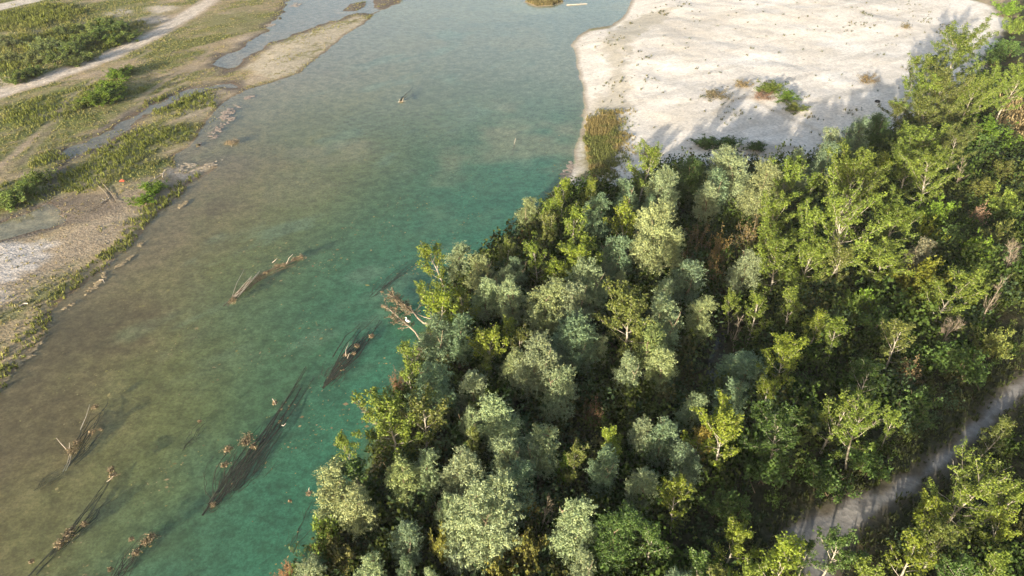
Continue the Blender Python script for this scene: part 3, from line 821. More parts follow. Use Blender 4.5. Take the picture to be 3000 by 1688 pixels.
exec_trees = []
TREES = [
 # --- along the river edge
 ('P', 1229, 707, 78, 'thin poplar leaning far out over the green water, leftmost tall tree of the point', YG, 10.5, (-2.4, .6)),
 ('W', 1338, 707, 72, 'slender pale willow beside the leaning poplar at the river edge', SW, 10),
 ('W', 1416, 742, 80, 'straw-tinted willow second from the leaning poplar', SY, 9.5),
 ('P', 1474, 687, 56, 'narrow pointed dark poplar on the river edge between pale willow and brown shrub', OL, 8),
 ('P', 1571, 707, 74, 'small open poplar with a visible forked stem left of the bright star-shaped poplar', PG, 8.5),
 ('P', 1688, 680, 128, 'broad bright yellow-green poplar in the middle of the wood, near river side', YG, 9.5),
 ('W', 1513, 757, 52, 'small blue-green willow tucked below the small forked poplar', BW, 7),
 ('W', 1478, 780, 50, 'small round silver willow above the row of three big pale willows', SW, 7.5),
 ('W', 1719, 765, 102, 'grey silver willow just below the broad bright yellow poplar', SW, 9),
 ('W', 1793, 699, 92, 'smooth oval blue-green willow, tallest right of the bright yellow poplar', BW, 9.5),
 ('W', 1769, 742, 66, 'narrow silver willow standing in front of the oval blue-green willow', SW, 9.5),
 ('W', 1824, 800, 44, 'thin silver willow spike beside the top of the spruce-like olive poplar', SW, 8),
 ('P', 1855, 831, 142, 'large dark olive poplar with spiky spruce-like outline amid silver willows', OL, 12),
 ('W', 1416, 815, 74, 'pale willow, left one of the row of three above the bright round poplar', SW, 9.5),
 ('W', 1490, 815, 82, 'pale oval willow, middle one of the row of three', SW, 9.5),
 ('W', 1606, 823, 104, 'broad pale willow with a dark hollow, right one of the row of three', SY, 10),
 ('W', 1691, 823, 96, 'silver willow touching the hollow pale willow on its right side', SW, 9.5),
 ('W', 1685, 925, 118, 'wide darker willow filling the slope below the hollow pale willow', BW, 7.5),
 ('P', 1287, 850, 94, 'yellow-green poplar on the bank right behind the fallen tree', YG, 9),
 ('P', 1237, 815, 58, 'small bent poplar with a bare pale stem reaching over the fallen tree', PG, 8, (-1.8, .3)),
 ('P', 1350, 838, 68, 'bright green poplar just left of the row of three pale willows', YG, 8.5),
 ('W', 1272, 932, 84, 'blue-grey willow on the bank beside the foot of the fallen tree', BW, 7.5),
 ('W', 1342, 928, 78, 'blue-grey willow right of the one at the foot of the fallen tree', BW, 8.5),
 ('P', 1431, 965, 86, 'bright lime poplar with rounded tufts alone among darker crowns', YG, 8),
 ('P', 1505, 924, 54, 'small lime poplar spire below the middle pale willow', YG, 7.5),
 ('P', 1512, 960, 70, 'olive poplar directly below the small lime spire', OL, 6.5),
 ('W', 1575, 987, 124, 'tall bright silver willow in the heart of the near wood', SW, 10.5),
 ('W', 1505, 1021, 74, 'straw-pale willow hugging the left side of the tall bright silver willow', SY, 9),
 ('W', 1754, 983, 48, 'thin isolated silver willow column left of the spiky olive poplar foot', SW, 8),
 ('P', 1198, 1002, 72, 'small green poplar overhanging the teal water below the fallen tree', PG, 7.5),
 ('P', 1416, 1035, 42, 'narrow olive poplar spire below the bright lime poplar', OL, 8),
 ('W', 1388, 1084, 74, 'round silver-green willow below the narrow olive spire', SW, 7),
 ('W', 1249, 1072, 108, 'wide dull blue willow on the bank above the big olive riverside poplars', BW, 7.5),
 ('W', 1544, 579, 58, 'pale willow at the water edge above the brown shrub', SY, 8.5),
 ('P', 1614, 567, 64, 'dim green poplar near the tip of the wood by the water', PG, 8),
 ('P', 1660, 524, 54, 'bright small poplar at the upper tip of the wood beside the shingle shore', YG, 8),
 ('P', 1722, 520, 46, 'second small poplar at the upper tip, beside the grey shingle hollow', YG, 7.5),
 ('P', 1676, 602, 74, 'dark green poplar left of the dark blue-green willow near the tip', PG, 8.5),
 ('P', 1610, 621, 56, 'small dim poplar above the brown shrub of the water edge', OL, 7),
 ('W', 1746, 565, 68, 'dark blue-green willow column between two poplars near the tip', BW, 9),
 ('P', 1847, 594, 80, 'spiky yellow poplar like a star left of the great pale willow', YG, 9.5),
 ('W', 1944, 590, 128, 'great pale straw-green willow with bare stems showing, standing over dark shrubs', SY, 11),
 ('W', 1905, 566, 50, 'small dull willow peeping above the great pale willow', BW, 9),
 ('W', 1890, 625, 52, 'dull silver willow leaning on the left side of the great pale willow', BW, 8.5),
 ('W', 2085, 530, 62, 'silver willow standing alone over brown shrubs right of the great pale willow', SW, 9),
 ('W', 1960, 490, 82, 'silver willow in front of the shingle bar, nearest the poplar on the bar', SW, 8.5),
 ('W', 1845, 525, 58, 'bluish small willow at the lower rim of the grey shingle hollow', BW, 7.5),
 ('P', 1897, 404, 86, 'olive poplar standing by itself on the shingle edge above the wood', PG, 9),
 ('W', 2148, 439, 104, 'rounded willow with a bright right flank at the edge of the shingle bar', SW, 8),
 ('W', 2031, 462, 92, 'dark green willow between the bar poplar and the bright-flanked willow', DG, 6.5),
 ('W', 2097, 500, 70, 'shaded green willow below the bright-flanked willow at the bar', BW, 7),
 ('W', 2023, 757, 88, 'tall blue-silver willow with a pointed top left of the dark stream gap', BW, 10),
 ('W', 1960, 815, 66, 'silver willow on the left shoulder of the pointed blue-silver willow', SW, 9.5),
 ('W', 1948, 878, 104, 'sunlit grey-green willow right of the spiky olive poplar', SW, 10.5),
 ('W', 2058, 874, 76, 'pale willow with bare yellowish branches on the left bank of the dark stream', SY, 9.5),
 ('W', 1915, 965, 92, 'green willow hanging below the sunlit grey-green willow', (.17, .23, .08), 8.5),
 ('W', 1843, 1041, 66, 'silver willow trailing below the foot of the spiky olive poplar', SW, 7.5),
 ('W', 1945, 1010, 80, 'pale lower willow beside the dark hollow left of the stream', SY, 8),
 # --- right part of the wood
 ('P', 2388, 571, 92, 'yellowish poplar with a thin pale stem above the row of white-trunked poplars', PG, 9.5),
 ('W', 2249, 470, 92, 'bright pale willow, left one of the pair at the shingle edge', SY, 9.5),
 ('W', 2350, 443, 66, 'pale willow peeping up behind the olive poplar at the shingle edge', SW, 8.5),
 ('P', 2319, 462, 84, 'yellow-green poplar standing between the two pale willows at the shingle edge', PG, 10),
 ('P', 2388, 493, 52, 'narrow poplar right of the pale willow pair at the shingle edge', PG, 9),
 ('P', 2300, 560, 84, 'shaded green poplar below the bright pale willow pair', PG, 9),
 ('P', 2303, 672, 112, 'tall poplar with a straight white trunk, left of the forked white one', PG, 12),
 ('P', 2381, 707, 92, 'poplar with a forked white trunk, middle of the white-trunked row', PG, 11),
 ('P', 2470, 695, 84, 'olive poplar closing the white-trunked row on the right', OL, 10.5),
 ('P', 2517, 420, 132, 'large rounded poplar at the back of the wood below the blue shade willows', PG, 11.5),
 ('P', 2460, 458, 72, 'narrow leafy poplar left of the large rounded poplar at the back', PG, 11),
 ('P', 2590, 452, 60, 'bright yellow poplar tip on the right side of the large rounded poplar', YG, 9.5),
 ('B', 2545, 530, 150, 'wide pale poplar with many bare white branches and split white trunk', PG, 12.5),
 ('P', 2640, 575, 104, 'rounded green poplar touching the bare-branched poplar on its right', PG, 11),
 ('P', 2600, 690, 116, 'spreading light green poplar below the bare-branched poplar', PG, 8),
 ('W', 2711, 699, 62, 'small grey willow on top of the finely leaved yellow-green thicket', (.22, .23, .14), 7),
 ('P', 2855, 757, 114, 'pale poplar with a long leaning white trunk near the right edge', PG, 12, (1.2, 0)),
 ('P', 2388, 905, 54, 'small yellow poplar with a leaning stem below the white-trunked row', YG, 7),
 ('P', 2466, 916, 66, 'small poplar with two tips, right of the small yellow leaning one', PG, 8),
 ('P', 2645, 940, 72, 'small olive poplar with pinkish bare stem above the tan round shrub', OL, 7.5),
 ('P', 2318, 1000, 94, 'bright lime poplar with level branches in the dark hollow right of the stream', YG, 7.5),
 ('W', 2183, 1037, 106, 'dull blue-green bushy willow right beside the dark stream', BW, 5),
 ('W', 2194, 734, 82, 'silver-yellow willow at the left end of the white-trunked poplars', SW, 9),
 ('P', 2159, 854, 50, 'small yellow-green poplar above the dark stream gap', PG, 7),
 ('P', 2233, 862, 66, 'small poplar with a thin upright stem left of the straight white trunk', PG, 7.5),
 ('P', 2552, 1056, 76, 'sparse dark poplar sapling with a thin white stem in the thicket', DG, 6.5),
 ('P', 2330, 830, 60, 'green young poplar in the shade under the straight white trunk', PG, 6.5),
 ('P', 2839, 66, 136, 'tall airy poplar with a white split trunk at the top right, by the stream bank', PG, 12.5),
 ('P', 2699, 152, 46, 'thin poplar spire rising against the shingle at the upper right', PG, 9),
 ('P', 2761, 152, 74, 'poplar right of the thin spire against the shingle', PG, 9.5),
 ('P', 2718, 205, 104, 'dense poplar at the left front of the upper right grove', PG, 9.5),
 ('P', 2800, 205, 104, 'dense poplar in the middle of the upper right grove', OL, 10),
 ('P', 2868, 205, 86, 'shaded poplar at the right of the upper right grove', PG, 9.5),
 ('P', 2928, 187, 82, 'green poplar left of the edge poplar above the dry grass slope', PG, 9),
 ('P', 2990, 180, 84, 'poplar cut by the right edge above the dry grass slope', PG, 9.5),
 ('P', 2750, 290, 112, 'full olive poplar in front of the upper right grove', OL, 9.5),
 ('P', 2655, 285, 64, 'small olive poplar at the left foot of the upper right grove', OL, 7),
 ('P', 2711, 365, 92, 'light poplar just above the yellow-green crown mass, right of the blue willows', PG, 10),
 ('P', 2652, 361, 66, 'light poplar on the left of its twin above the crown mass', PG, 10),
 ('P', 2755, 427, 112, 'broad yellow-green poplar in the crown mass left of the bright green thicket', PG, 11),
 ('P', 2690, 420, 76, 'poplar with a tilted white stem low in the crown mass', PG, 10.5),
 ('P', 2830, 365, 92, 'olive poplar in the shade left of the bright green thicket', OL, 9),
 ('W', 2450, 377, 62, 'pale-topped small willow at the shaded shingle edge', SW, 7),
 ('W', 2517, 348, 66, 'blue-green willow in the shade at the shingle edge', BW, 7),
 ('W', 2583, 335, 70, 'dark willow bush nearest the upper right grove at the shingle edge', DG, 5.5),
 ('W', 2425, 415, 66, 'dark blue willow between the pale-topped willow and the large rounded poplar', BW, 7),
 ('W', 2480, 405, 50, 'dark small willow behind the large rounded poplar', DG, 6.5),
 # --- lower left of the wood
 ('P', 1120, 1133, 150, 'big olive-lit poplar on the river bank, left of a pair', PG, 11),
 ('P', 1233, 1145, 112, 'darker olive poplar, right one of the riverside pair', OL, 10),
 ('P', 987, 1245, 64, 'slim poplar leaning over the water at the lower bank', PG, 8.5),
 ('P', 1040, 1330, 90, 'dim green poplar between the slim leaning poplar and the big olive one', DG, 8),
 ('W', 963, 1378, 118, 'large straw-pale willow overhanging the water at the lower bank', SY, 9.5),
 ('W', 1040, 1420, 100, 'pale green-grey right half of the willow clump over the water', SY, 8.5),
 ('W', 1170, 1345, 96, 'green-silver willow with a short bare stem in the lower wood', (.20, .25, .10), 9),
 ('W', 1241, 1331, 76, 'greyish willow touching the green-silver willow on its right', SW, 9),
 ('W', 1345, 1315, 112, 'silver willow with broken outline above the biggest round willow', SW, 10.5),
 ('W', 1408, 1412, 180, 'biggest round silver-green willow in the foreground of the lower wood', SW, 11),
 ('W', 1305, 1448, 62, 'small silver willow stuck to the left side of the biggest round willow', SW, 7),
 ('W', 1462, 1183, 106, 'silver willow below the tall bright willow in the heart of the wood', SW, 9.5),
 ('W', 1493, 1285, 96, 'silver willow with streaming shoots, left of its taller neighbour', SW, 9),
 ('W', 1579, 1257, 106, 'tall silver willow on the right of the streaming one', SW, 10),
 ('W', 1510, 1370, 96, 'shaded green willow beneath the streaming silver willow', BW, 7),
 ('W', 1640, 1090, 92, 'silver willow hanging on the right flank of the tall bright silver willow', SW, 9),
 ('W', 1377, 1199, 64, 'little silver willow alone in the dark gap left of the wood heart', SW, 7),
 ('P', 1388, 1257, 48, 'little olive poplar below the lone little silver willow', OL, 5),
 ('W', 1186, 1525, 76, 'small blue-silver willow alone in the dark lower wood', BW, 6.5),
 ('W', 1676, 1475, 114, 'round silver willow with a pale bare trunk in the foreground', SW, 9),
 ('W', 1707, 1614, 66, 'narrow pale willow below the round one with the bare trunk', SW, 8),
 ('W', 1897, 1370, 80, 'small pale silver willow with two lobes left of the yellow poplar', SW, 8),
 ('W', 1886, 1218, 72, 'small grey willow right of the lime sapling in the dark middle', SW, 7.5),
 ('P', 1800, 1238, 66, 'lime poplar sapling with spread branches in the dark middle of the wood', YG, 7),
 ('P', 1680, 1304, 62, 'small half-lit olive poplar right of the tall silver willow', OL, 5.5),
 ('W', 1074, 1634, 76, 'pale willow at the bottom edge, second from the river', SW, 8),
 ('W', 893, 1642, 78, 'grey willow at the bottom edge, nearest the river', SW, 6),
 ('W', 1264, 1673, 52, 'pale willow top just showing at the bottom edge', SW, 8),
 ('W', 1183, 1638, 46, 'thin shaded willow at the bottom edge between two pale ones', BW, 7),
 ('P', 1988, 1400, 76, 'narrow yellow poplar with a thin white trunk in the lower middle', YG, 9.5),
 ('W', 2019, 1304, 78, 'blue-green willow right above the narrow yellow poplar', BW, 8),
 ('W', 1944, 1226, 86, 'dark blue willow between the small grey willow and the silvery one', BW, 7),
 ('W', 1777, 1320, 72, 'dark blue-green willow below the lime sapling', BW, 6),
 ('W', 1816, 1500, 114, 'wide shaded green willow right of the round willow with bare trunk', DG, 7),
 ('P', 1920, 1520, 84, 'shaded green poplar under the narrow yellow poplar', DG, 7),
 # --- lower right
 ('P', 2140, 1160, 138, 'large bright yellow poplar with a straight white trunk in the lower middle', YG, 11.5),
 ('P', 2060, 1235, 62, 'yellowing small poplar against the left side of the large bright yellow poplar', (.22, .19, .04), 7.5),
 ('W', 2035, 1152, 72, 'silver willow left of the large bright yellow poplar', SW, 9.5),
 ('W', 2148, 1112, 82, 'blue-green willow behind the large bright yellow poplar', BW, 9),
 ('P', 2252, 1105, 50, 'slim yellow poplar with bare lower stem right of the large bright yellow one', YG, 9.5),
 ('P', 2285, 1195, 116, 'shaded green poplar at the foot of the slim yellow poplar', DG, 8),
 ('P', 2462, 1133, 98, 'light poplar, left one of the pair above the gravel track', PG, 10.5),
 ('B', 2540, 1150, 128, 'light poplar with white forked branches, right one of the pair above the track', PG, 10.5),
 ('P', 2640, 1190, 56, 'narrow side poplar on the right of the pair above the track', PG, 8.5),
 ('P', 2167, 1535, 92, 'bright poplar left of the round one at the near end of the track', YG, 9.5),
 ('P', 2280, 1572, 126, 'round bright poplar standing at the near end of the gravel track', YG, 9.5),
 ('P', 2388, 1572, 48, 'dark narrow poplar in front of the gravel track bend', DG, 6),
 ('P', 2474, 1556, 90, 'dark sparse poplar right of the dark narrow one in front of the track', DG, 7),
 ('B', 2905, 1312, 176, 'wide poplar with many pale bare limbs at the lower right beside the track', PG, 10),
 ('P', 2761, 1451, 84, 'small bright poplar left of the wide bare-limbed one below the track', YG, 8.5),
 ('P', 2796, 1521, 82, 'pale poplar with pinkish limbs below the small bright one', OL, 7.5),
 ('P', 2952, 1494, 68, 'bright poplar near the right edge below the bare-limbed one', YG, 8),
 ('P', 2935, 1222, 62, 'sparse sapling leaning over the upper part of the gravel track', OL, 6),
 ('P', 2719, 1572, 100, 'bright poplar at the bottom right, left of the pale pinkish one', YG, 9),
 ('P', 2556, 1645, 82, 'dull poplar at the bottom edge right of the track bend', PG, 8),
 ('P', 2952, 1605, 86, 'poplar in the bottom right corner', PG, 8.5),
 ('P', 2200, 1668, 100, 'poplar top at the bottom edge below the round bright poplar', PG, 11.5),
 ('P', 2105, 1676, 90, 'dull poplar top at the bottom edge, left of the track end', OL, 11),
 ('W', 1990, 1672, 90, 'willow top at the bottom edge below the shaded green poplar', BW, 10.5),
 ('P', 2070, 1600, 84, 'shaded poplar at the bottom edge left of the bright one', DG, 7.5),
 ('P', 2330, 1676, 80, 'poplar top at the bottom edge in the middle of the track bend', PG, 10.5),
 ('P', 2830, 1640, 80, 'shaded poplar at the bottom edge left of the corner poplar', DG, 8),
 ('P', 2975, 1400, 80, 'shaded poplar at the right edge behind the wide bare-limbed one', PG, 8),
]
for row in TREES:
    k, u, v, w, lab, tint, H = row[:7]
    plant(k, u, v, w, lab, tint, H, lean=row[7] if len(row) > 7 else None)

# ------------------------------------------------------------------ shrubs one can tell apart
SHRUBS = [
 ('T', 1540, 676, 56, 'orange-brown dying shrub at the water edge of the wood', (.26, .15, .07), 2.6),
 ('T', 2205, 636, 92, 'reddish-brown twiggy shrub right of the brown thicket, below the pale willow pair', (.15, .125, .055), 4.4),
 ('T', 2262, 650, 60, 'olive-brown shrub between the reddish twiggy shrub and the shaded poplar', (.17, .13, .05), 4.4),
 ('T', 2117, 668, 56, 'tall brown-olive shrub in the brown thicket right of the great pale willow', (.20, .15, .06), 4.6),
 ('T', 2060, 640, 66, 'dark brown shrub left in the brown thicket right of the great pale willow', (.13, .10, .045), 4.2),
 ('T', 2100, 740, 62, 'brown shrub with golden tips low in the brown thicket', (.20, .15, .055), 4.0),
 ('T', 2030, 700, 56, 'shaded brown shrub under the great pale willow', (.12, .09, .04), 3.6),
 ('S', 2725, 752, 122, 'finely leaved yellow-green thicket below the small grey willow', (.135, .155, .02), 5.2),
 ('S', 2705, 830, 104, 'lower yellow-green shrub under the finely leaved thicket', (.10, .13, .02), 3.6),
 ('S', 2757, 578, 82, 'bright green shrub at the foot of the crown mass, right of the rounded poplar', GS, 4),
 ('S', 2742, 640, 74, 'lime shrub with flat sprays below the bright green shrub', (.15, .19, .02), 3.6),
 ('S', 2800, 660, 84, 'dark green shrub right of the lime shrub', DG, 3.6),
 ('S', 2870, 690, 78, 'bright green shrub above the pale leaning poplar', GS, 3.8),
 ('S', 2920, 352, 116, 'big bright green rounded shrub beside the dry grass slope', (.085, .155, .018), 4.6),
 ('S', 2890, 400, 96, 'dark green lower side shrub of the big bright green one', DG, 3.6),
 ('S', 2960, 470, 86, 'olive shrub below the dry grass slope at the right edge', (.10, .12, .03), 3.4),
 ('S', 2900, 520, 86, 'olive-green shrub with a bare white stem beside it', (.11, .13, .03), 3.4),
 ('S', 2960, 560, 88, 'mid green shrub at the right edge above the pink-tan dead shrub', PG, 3.2),
 ('T', 2880, 590, 46, 'pinkish-tan dead shrub near the right edge', (.30, .21, .14), 3.2),
 ('S', 2950, 650, 80, 'olive shrub at the right edge right of the pinkish dead shrub', OL, 3.2),
 ('T', 2676, 1050, 70, 'tan round shrub under the small olive poplar near the track', (.24, .18, .09), 2.8),
 ('S', 2544, 845, 72, 'glossy bright green shrub under the olive poplar of the white-trunked row', GS, 3.2),
 ('S', 2600, 905, 96, 'dark leafy shrub left of the yellow-green thicket foot', DG, 3.2),
 ('S', 2480, 855, 86, 'mid green shrub under the white-trunked row', (.08, .115, .025), 3.2),
 ('S', 2790, 1000, 96, 'dark shrub under the long leaning white trunk', DG, 3.0),
 ('S', 2870, 1030, 94, 'dark shrub at the upper rim of the gravel track', DG, 3.0),
 ('S', 2930, 960, 84, 'olive shrub right of the bare dead tree by the right edge', OL, 3.0),
 ('S', 2700, 1150, 96, 'dark green shrub on the rim of the track right of the poplar pair', DG, 2.8),
 ('S', 2270, 1330, 110, 'dark shrub in the shade between the large yellow poplar and the track', DG, 2.8),
 ('S', 2440, 1360, 116, 'low dark green shrub below the poplar pair at the track rim', DG, 2.6),
 ('S', 2140, 1440, 110, 'dark shrub at the foot of the straight white trunk', DG, 2.8),
 ('S', 2560, 1310, 96, 'low leafy shrub on the track rim under the forked poplar', DG, 2.4),
 ('S', 1458, 1560, 84, 'golden-olive shrub below the biggest round willow', (.17, .14, .04), 3.4),
 ('S', 1544, 1575, 92, 'half-lit olive shrub right of the golden one', (.12, .13, .03), 3.6),
 ('S', 1291, 1548, 52, 'thin olive shrub left below the biggest round willow', (.13, .14, .03), 3.6),
 ('S', 1350, 1600, 74, 'bluish-grey low shrub at the bottom, left of the golden one', (.13, .17, .11), 3.2),
 ('S', 1450, 1650, 72, 'olive-lit shrub on the bottom edge', (.13, .13, .03), 3.2),
 ('S', 955, 1525, 90, 'bright green shrub hanging over the water under the straw-pale willow', (.11, .17, .03), 3.0),
 ('S', 985, 1600, 100, 'mixed green-brown shrub at the bottom of the bank by the water', (.13, .13, .045), 3.0),
 ('T', 830, 1655, 66, 'orange-brown dry brush in the water at the bottom edge', (.30, .17, .08), 1.6),
 ('T', 1160, 1080, 40, 'brown dead brush at the bank beside the dull blue willow', (.20, .12, .07), 3.0),
 ('T', 1740, 1170, 60, 'dark red-brown dry shrub in the gap right of the tall bright willow', (.14, .085, .045), 2.6),
 ('S', 1660, 1340, 60, 'bright green low shrub under the half-lit olive poplar', GS, 2.4),
 ('S', 1540, 1450, 80, 'olive shrub right of the biggest round willow', (.12, .12, .03), 3.2),
 # on the shingle bar
 ('S', 2262, 238, 66, 'green shrub on the mound in the shingle bar, upper one', (.12, .16, .03), 1.8),
 ('S', 2310, 268, 60, 'bright green low shrub in the middle of the mound on the shingle', GS, 1.4),
 ('S', 2335, 300, 62, 'olive low shrub at the lower end of the mound on the shingle', OL, 1.3),
 ('T', 2240, 268, 56, 'pinkish dry shrub at the left side of the mound on the shingle', (.30, .19, .13), 1.2),
 ('T', 2552, 214, 52, 'brown lone shrub on the shingle near the upper right grove', (.22, .16, .07), 1.6),
 ('T', 2660, 64, 26, 'tiny olive shrub casting a long shadow high on the shingle', (.20, .17, .07), 1.2),
 ('T', 2105, 262, 70, 'thin grey-green tussock shrub left of the mound on the shingle', (.24, .21, .11), 1.3),
 ('T', 2179, 232, 46, 'dry tussock shrub between the grey-green one and the mound', (.27, .21, .09), 1.3),
 ('S', 2080, 402, 72, 'dark low shrub at the left of the shaded row below the shingle', DG, 1.4),
 ('S', 2140, 398, 62, 'dark low shrub at the right of the shaded row below the shingle', DG, 1.5),
 ('S', 2222, 415, 50, 'small dark shrub right of the shaded row below the shingle', DG, 1.2),
 ('T', 1900, 425, 46, 'olive low shrub right behind the poplar on the shingle edge', (.14, .13, .05), 1.4),
 ('S', 2965, 0, 66, 'bright green shrub in the top right corner', GS, 3.0),
 ('S', 2985, 45, 56, 'green shrub at the right edge below the top corner', PG, 3.2),
 ('S', 2960, 110, 74, 'dark shrub on the stream bank at the upper right edge', DG, 3.2),
 ('S', 2920, 140, 64, 'dark shrub behind the tall airy poplar', DG, 3.0),
 # left bank
 ('S', 250, 60, 60, 'pale green shrub at the top of the left thicket beyond the sandy road', (.15, .19, .06), 2.4),
 ('S', 305, 52, 60, 'round dark green shrub in the left thicket', (.09, .14, .035), 2.6),
 ('S', 285, 82, 66, 'dark broad shrub in the middle of the left thicket', (.08, .13, .03), 2.8),
 ('S', 235, 96, 66, 'mid green shrub left in the middle of the left thicket', (.10, .15, .035), 2.6),
 ('S', 180, 72, 46, 'small dark shrub behind the left thicket', (.09, .13, .04), 2.2),
 ('S', 345, 62, 52, 'green shrub at the right end of the left thicket', (.10, .15, .04), 2.2),
 ('S', 370, 88, 60, 'low green shrub right of the left thicket by the road', (.11, .16, .035), 2.0),
 ('S', 325, 104, 50, 'low bright shrub beside the sandy road', (.12, .17, .03), 1.9),
 ('S', 200, 122, 66, 'leafy light green shrub in front of the left thicket', (.13, .18, .05), 2.4),
 ('S', 150, 145, 60, 'light green shrub left in front of the left thicket', (.13, .17, .05), 2.3),
 ('S', 120, 108, 62, 'greyish green shrub at the left of the left thicket', (.14, .18, .07), 2.4),
 ('S', 90, 150, 60, 'grey-green shrub further left towards the picture edge', (.14, .17, .06), 2.2),
 ('S', 40, 205, 66, 'dark green low shrub near the left edge above the road', (.09, .13, .03), 2.0),
 ('S', 85, 192, 56, 'dark green shrub beside the pale sand above the road', (.09, .14, .03), 1.9),
 ('S', 8, 100, 50, 'pale tall shrub at the left edge', (.15, .18, .08), 2.4),
 ('S', 20, 150, 54, 'olive shrub at the left edge above the road', (.12, .14, .05), 2.0),
 ('S', 255, 150, 46, 'small green shrub at the road edge below the left thicket', (.11, .15, .04), 1.6),
 ('S', 210, 165, 50, 'small shrub on the verge left of the road-edge one', (.11, .15, .04), 1.6),
 ('S', 340, 200, 62, 'bright green shrub, top one of the cluster below the road', GS, 1.8),
 ('S', 315, 235, 76, 'bright green shrub, middle one of the cluster below the road', GS, 2.2),
 ('S', 285, 262, 84, 'bright green shrub, lowest and biggest of the cluster below the road', (.11, .18, .022), 2.4),
 ('S', 370, 190, 46, 'small green shrub at the right tip of the cluster below the road', (.11, .15, .03), 1.4),
 ('S', 335, 262, 50, 'dark green shrub on the right of the cluster below the road', (.08, .13, .03), 1.6),
 ('S', 235, 295, 50, 'olive low shrub left below the bright cluster', (.11, .14, .03), 1.2),
 ('S', 100, 495, 66, 'leaning green tussock shrub on the bank of the side channel', (.10, .14, .03), 1.7),
 ('S', 60, 530, 74, 'green tussock shrub by the pool at the left edge', (.10, .15, .035), 1.8),
 ('S', 15, 565, 74, 'bright green tussock shrub at the left edge over the pool', (.11, .16, .04), 1.9),
 ('S', 450, 535, 70, 'bright green plant clump on the pebble bank by the dark mud', GS, 1.2),
 ('S', 410, 572, 62, 'bright green plant clump beside the drift sticks', GS, 1.1),
]
for k, u, v, w, lab, tint, H in SHRUBS:
    tint = tuple(q * (1.25 if u < 700 else 1.18) for q in tint)
    plant(k, u, v, w, lab, tint, H / .78, group='shrubs of the left bank' if u < 700 else 'shrubs on the shingle bar' if (v < 430 and u < 2700) else 'shrubs in the wood')

DEAD = [
 (2940, 820, 54, 'bare pale dead tree near the right edge', 5.0, None), (2985, 705, 46, 'bare grey dead tree cut by the right edge', 4.6, None),
 (2831, 470, 44, 'small bare white dead tree beside the olive-green shrub', 4.2, None), (1050, 1176, 34, 'small bleached dead tree sticking out over the water', 3.6, (-1.6, .2)),
 (1618, 1462, 52, 'dry leaning dead tree with tan twigs in the dark gap of the foreground', 3.4, (.9, .2)), (2500, 590, 60, 'bare twiggy dead tree in front of the bare-branched poplar', 7.5, None),
 (2170, 935, 50, 'brown twiggy dead tree over the dark stream', 3.6, None), (2800, 925, 60, 'thin dead tree at the foot of the long leaning trunk', 4.0, None),
]
for u, v, w, lab, H, lean in DEAD:
    plant('D', u, v, w, lab, (1, 1, 1), H / .78, lean=lean)

# ------------------------------------------------------------------ undergrowth of the wood: a mass nobody could count
def undergrowth():
    R = np.random.default_rng(11)
    tv = []
    for i in range(5):
        _, (V, Fq) = bush(2.2, 2.6, 900 + i, .55, .23, .17)
        tv.append(V.reshape(-1, 4, 3))
    n = 4200
    u = R.uniform(820, 3120, n); v = R.uniform(440, 1880, n)
    Vs, Cs = [], []
    k = 0
    pts = []
    x0 = R.uniform(-20, 78, 16000); y0 = R.uniform(18, 150, 16000)
    dF = field_at('dF', x0, y0); d = field_at('d', x0, y0)
    trk = TRD[np.clip(np.searchsorted(gy, y0) - 1, 0, NY - 2), np.clip(np.searchsorted(gx, x0) - 1, 0, NX - 2)]
    # stay near the view
    dep = y0 * math.cos(PITCH) + CAM_H * math.sin(PITCH)
    uu = 1500 + F * x0 / dep
    dry = sdf(x0, y0, [(2890, 300), (2930, 280), (3060, 290), (3060, 450), (2960, 430)], 1.2)
    ok = (dF < -.3) & (d > .8) & (trk > 1.5) & (uu > 700) & (uu < 3150) & (dry > .5)
    x0, y0, trk, d = x0[ok], y0[ok], trk[ok], d[ok]
    keep = []
    cell = {}
    for i in range(len(x0)):
        c = (int(x0[i] // 1.2), int(y0[i] // 1.2))
        if c in cell: continue
        cell[c] = 1; keep.append(i)
    nz = fbm(x0, y0, 7, 71); nc = fbm(x0, y0, 4, 72)
    pal = [np.array((.070, .118, .032)), np.array((.095, .148, .034)), np.array((.115, .150, .040)), np.array((.10, .155, .07)), np.array((.12, .125, .045))]
    z0 = height_at(x0, y0)
    for i in keep:
        b = tv[int(R.integers(5))]
        m = max(60, int(len(b) * R.uniform(.17, .25)))
        q = b[R.permutation(len(b))[:m]]
        a = R.uniform(0, 6.283); ca, sa = math.cos(a), math.sin(a)
        s = (.62 + .95 * nz[i]) * R.uniform(.75, 1.3) * (1.0 if trk[i] > 4.5 else .5)
        sz = s * R.uniform(.8, 1.35)
        w = np.empty_like(q)
        w[..., 0] = (q[..., 0] * ca - q[..., 1] * sa) * s + x0[i]
        w[..., 1] = (q[..., 0] * sa + q[..., 1] * ca) * s + y0[i]
        w[..., 2] = q[..., 2] * sz + z0[i] - .05
        Vs.append(w.reshape(-1, 3))
        p = min(4, int(np.clip(nc[i] * 7 - 1.2 + R.normal() * .8, 0, 4)))
        Cs.append(np.tile(pal[p] * R.uniform(.5, 1.1), (len(q) * 4, 1)))
    V = np.concatenate(Vs)
    o = link('undergrowth', mesh('undergrowth', V, np.arange(len(V)).reshape(-1, 4), VCOL, np.concatenate(Cs)))
    tag(o, 'dark mixed undergrowth filling the floor of the wood between the trees', 'undergrowth', kind='stuff')
    print('undergrowth bushes', len(keep), 'quads', len(V) // 4)
undergrowth()

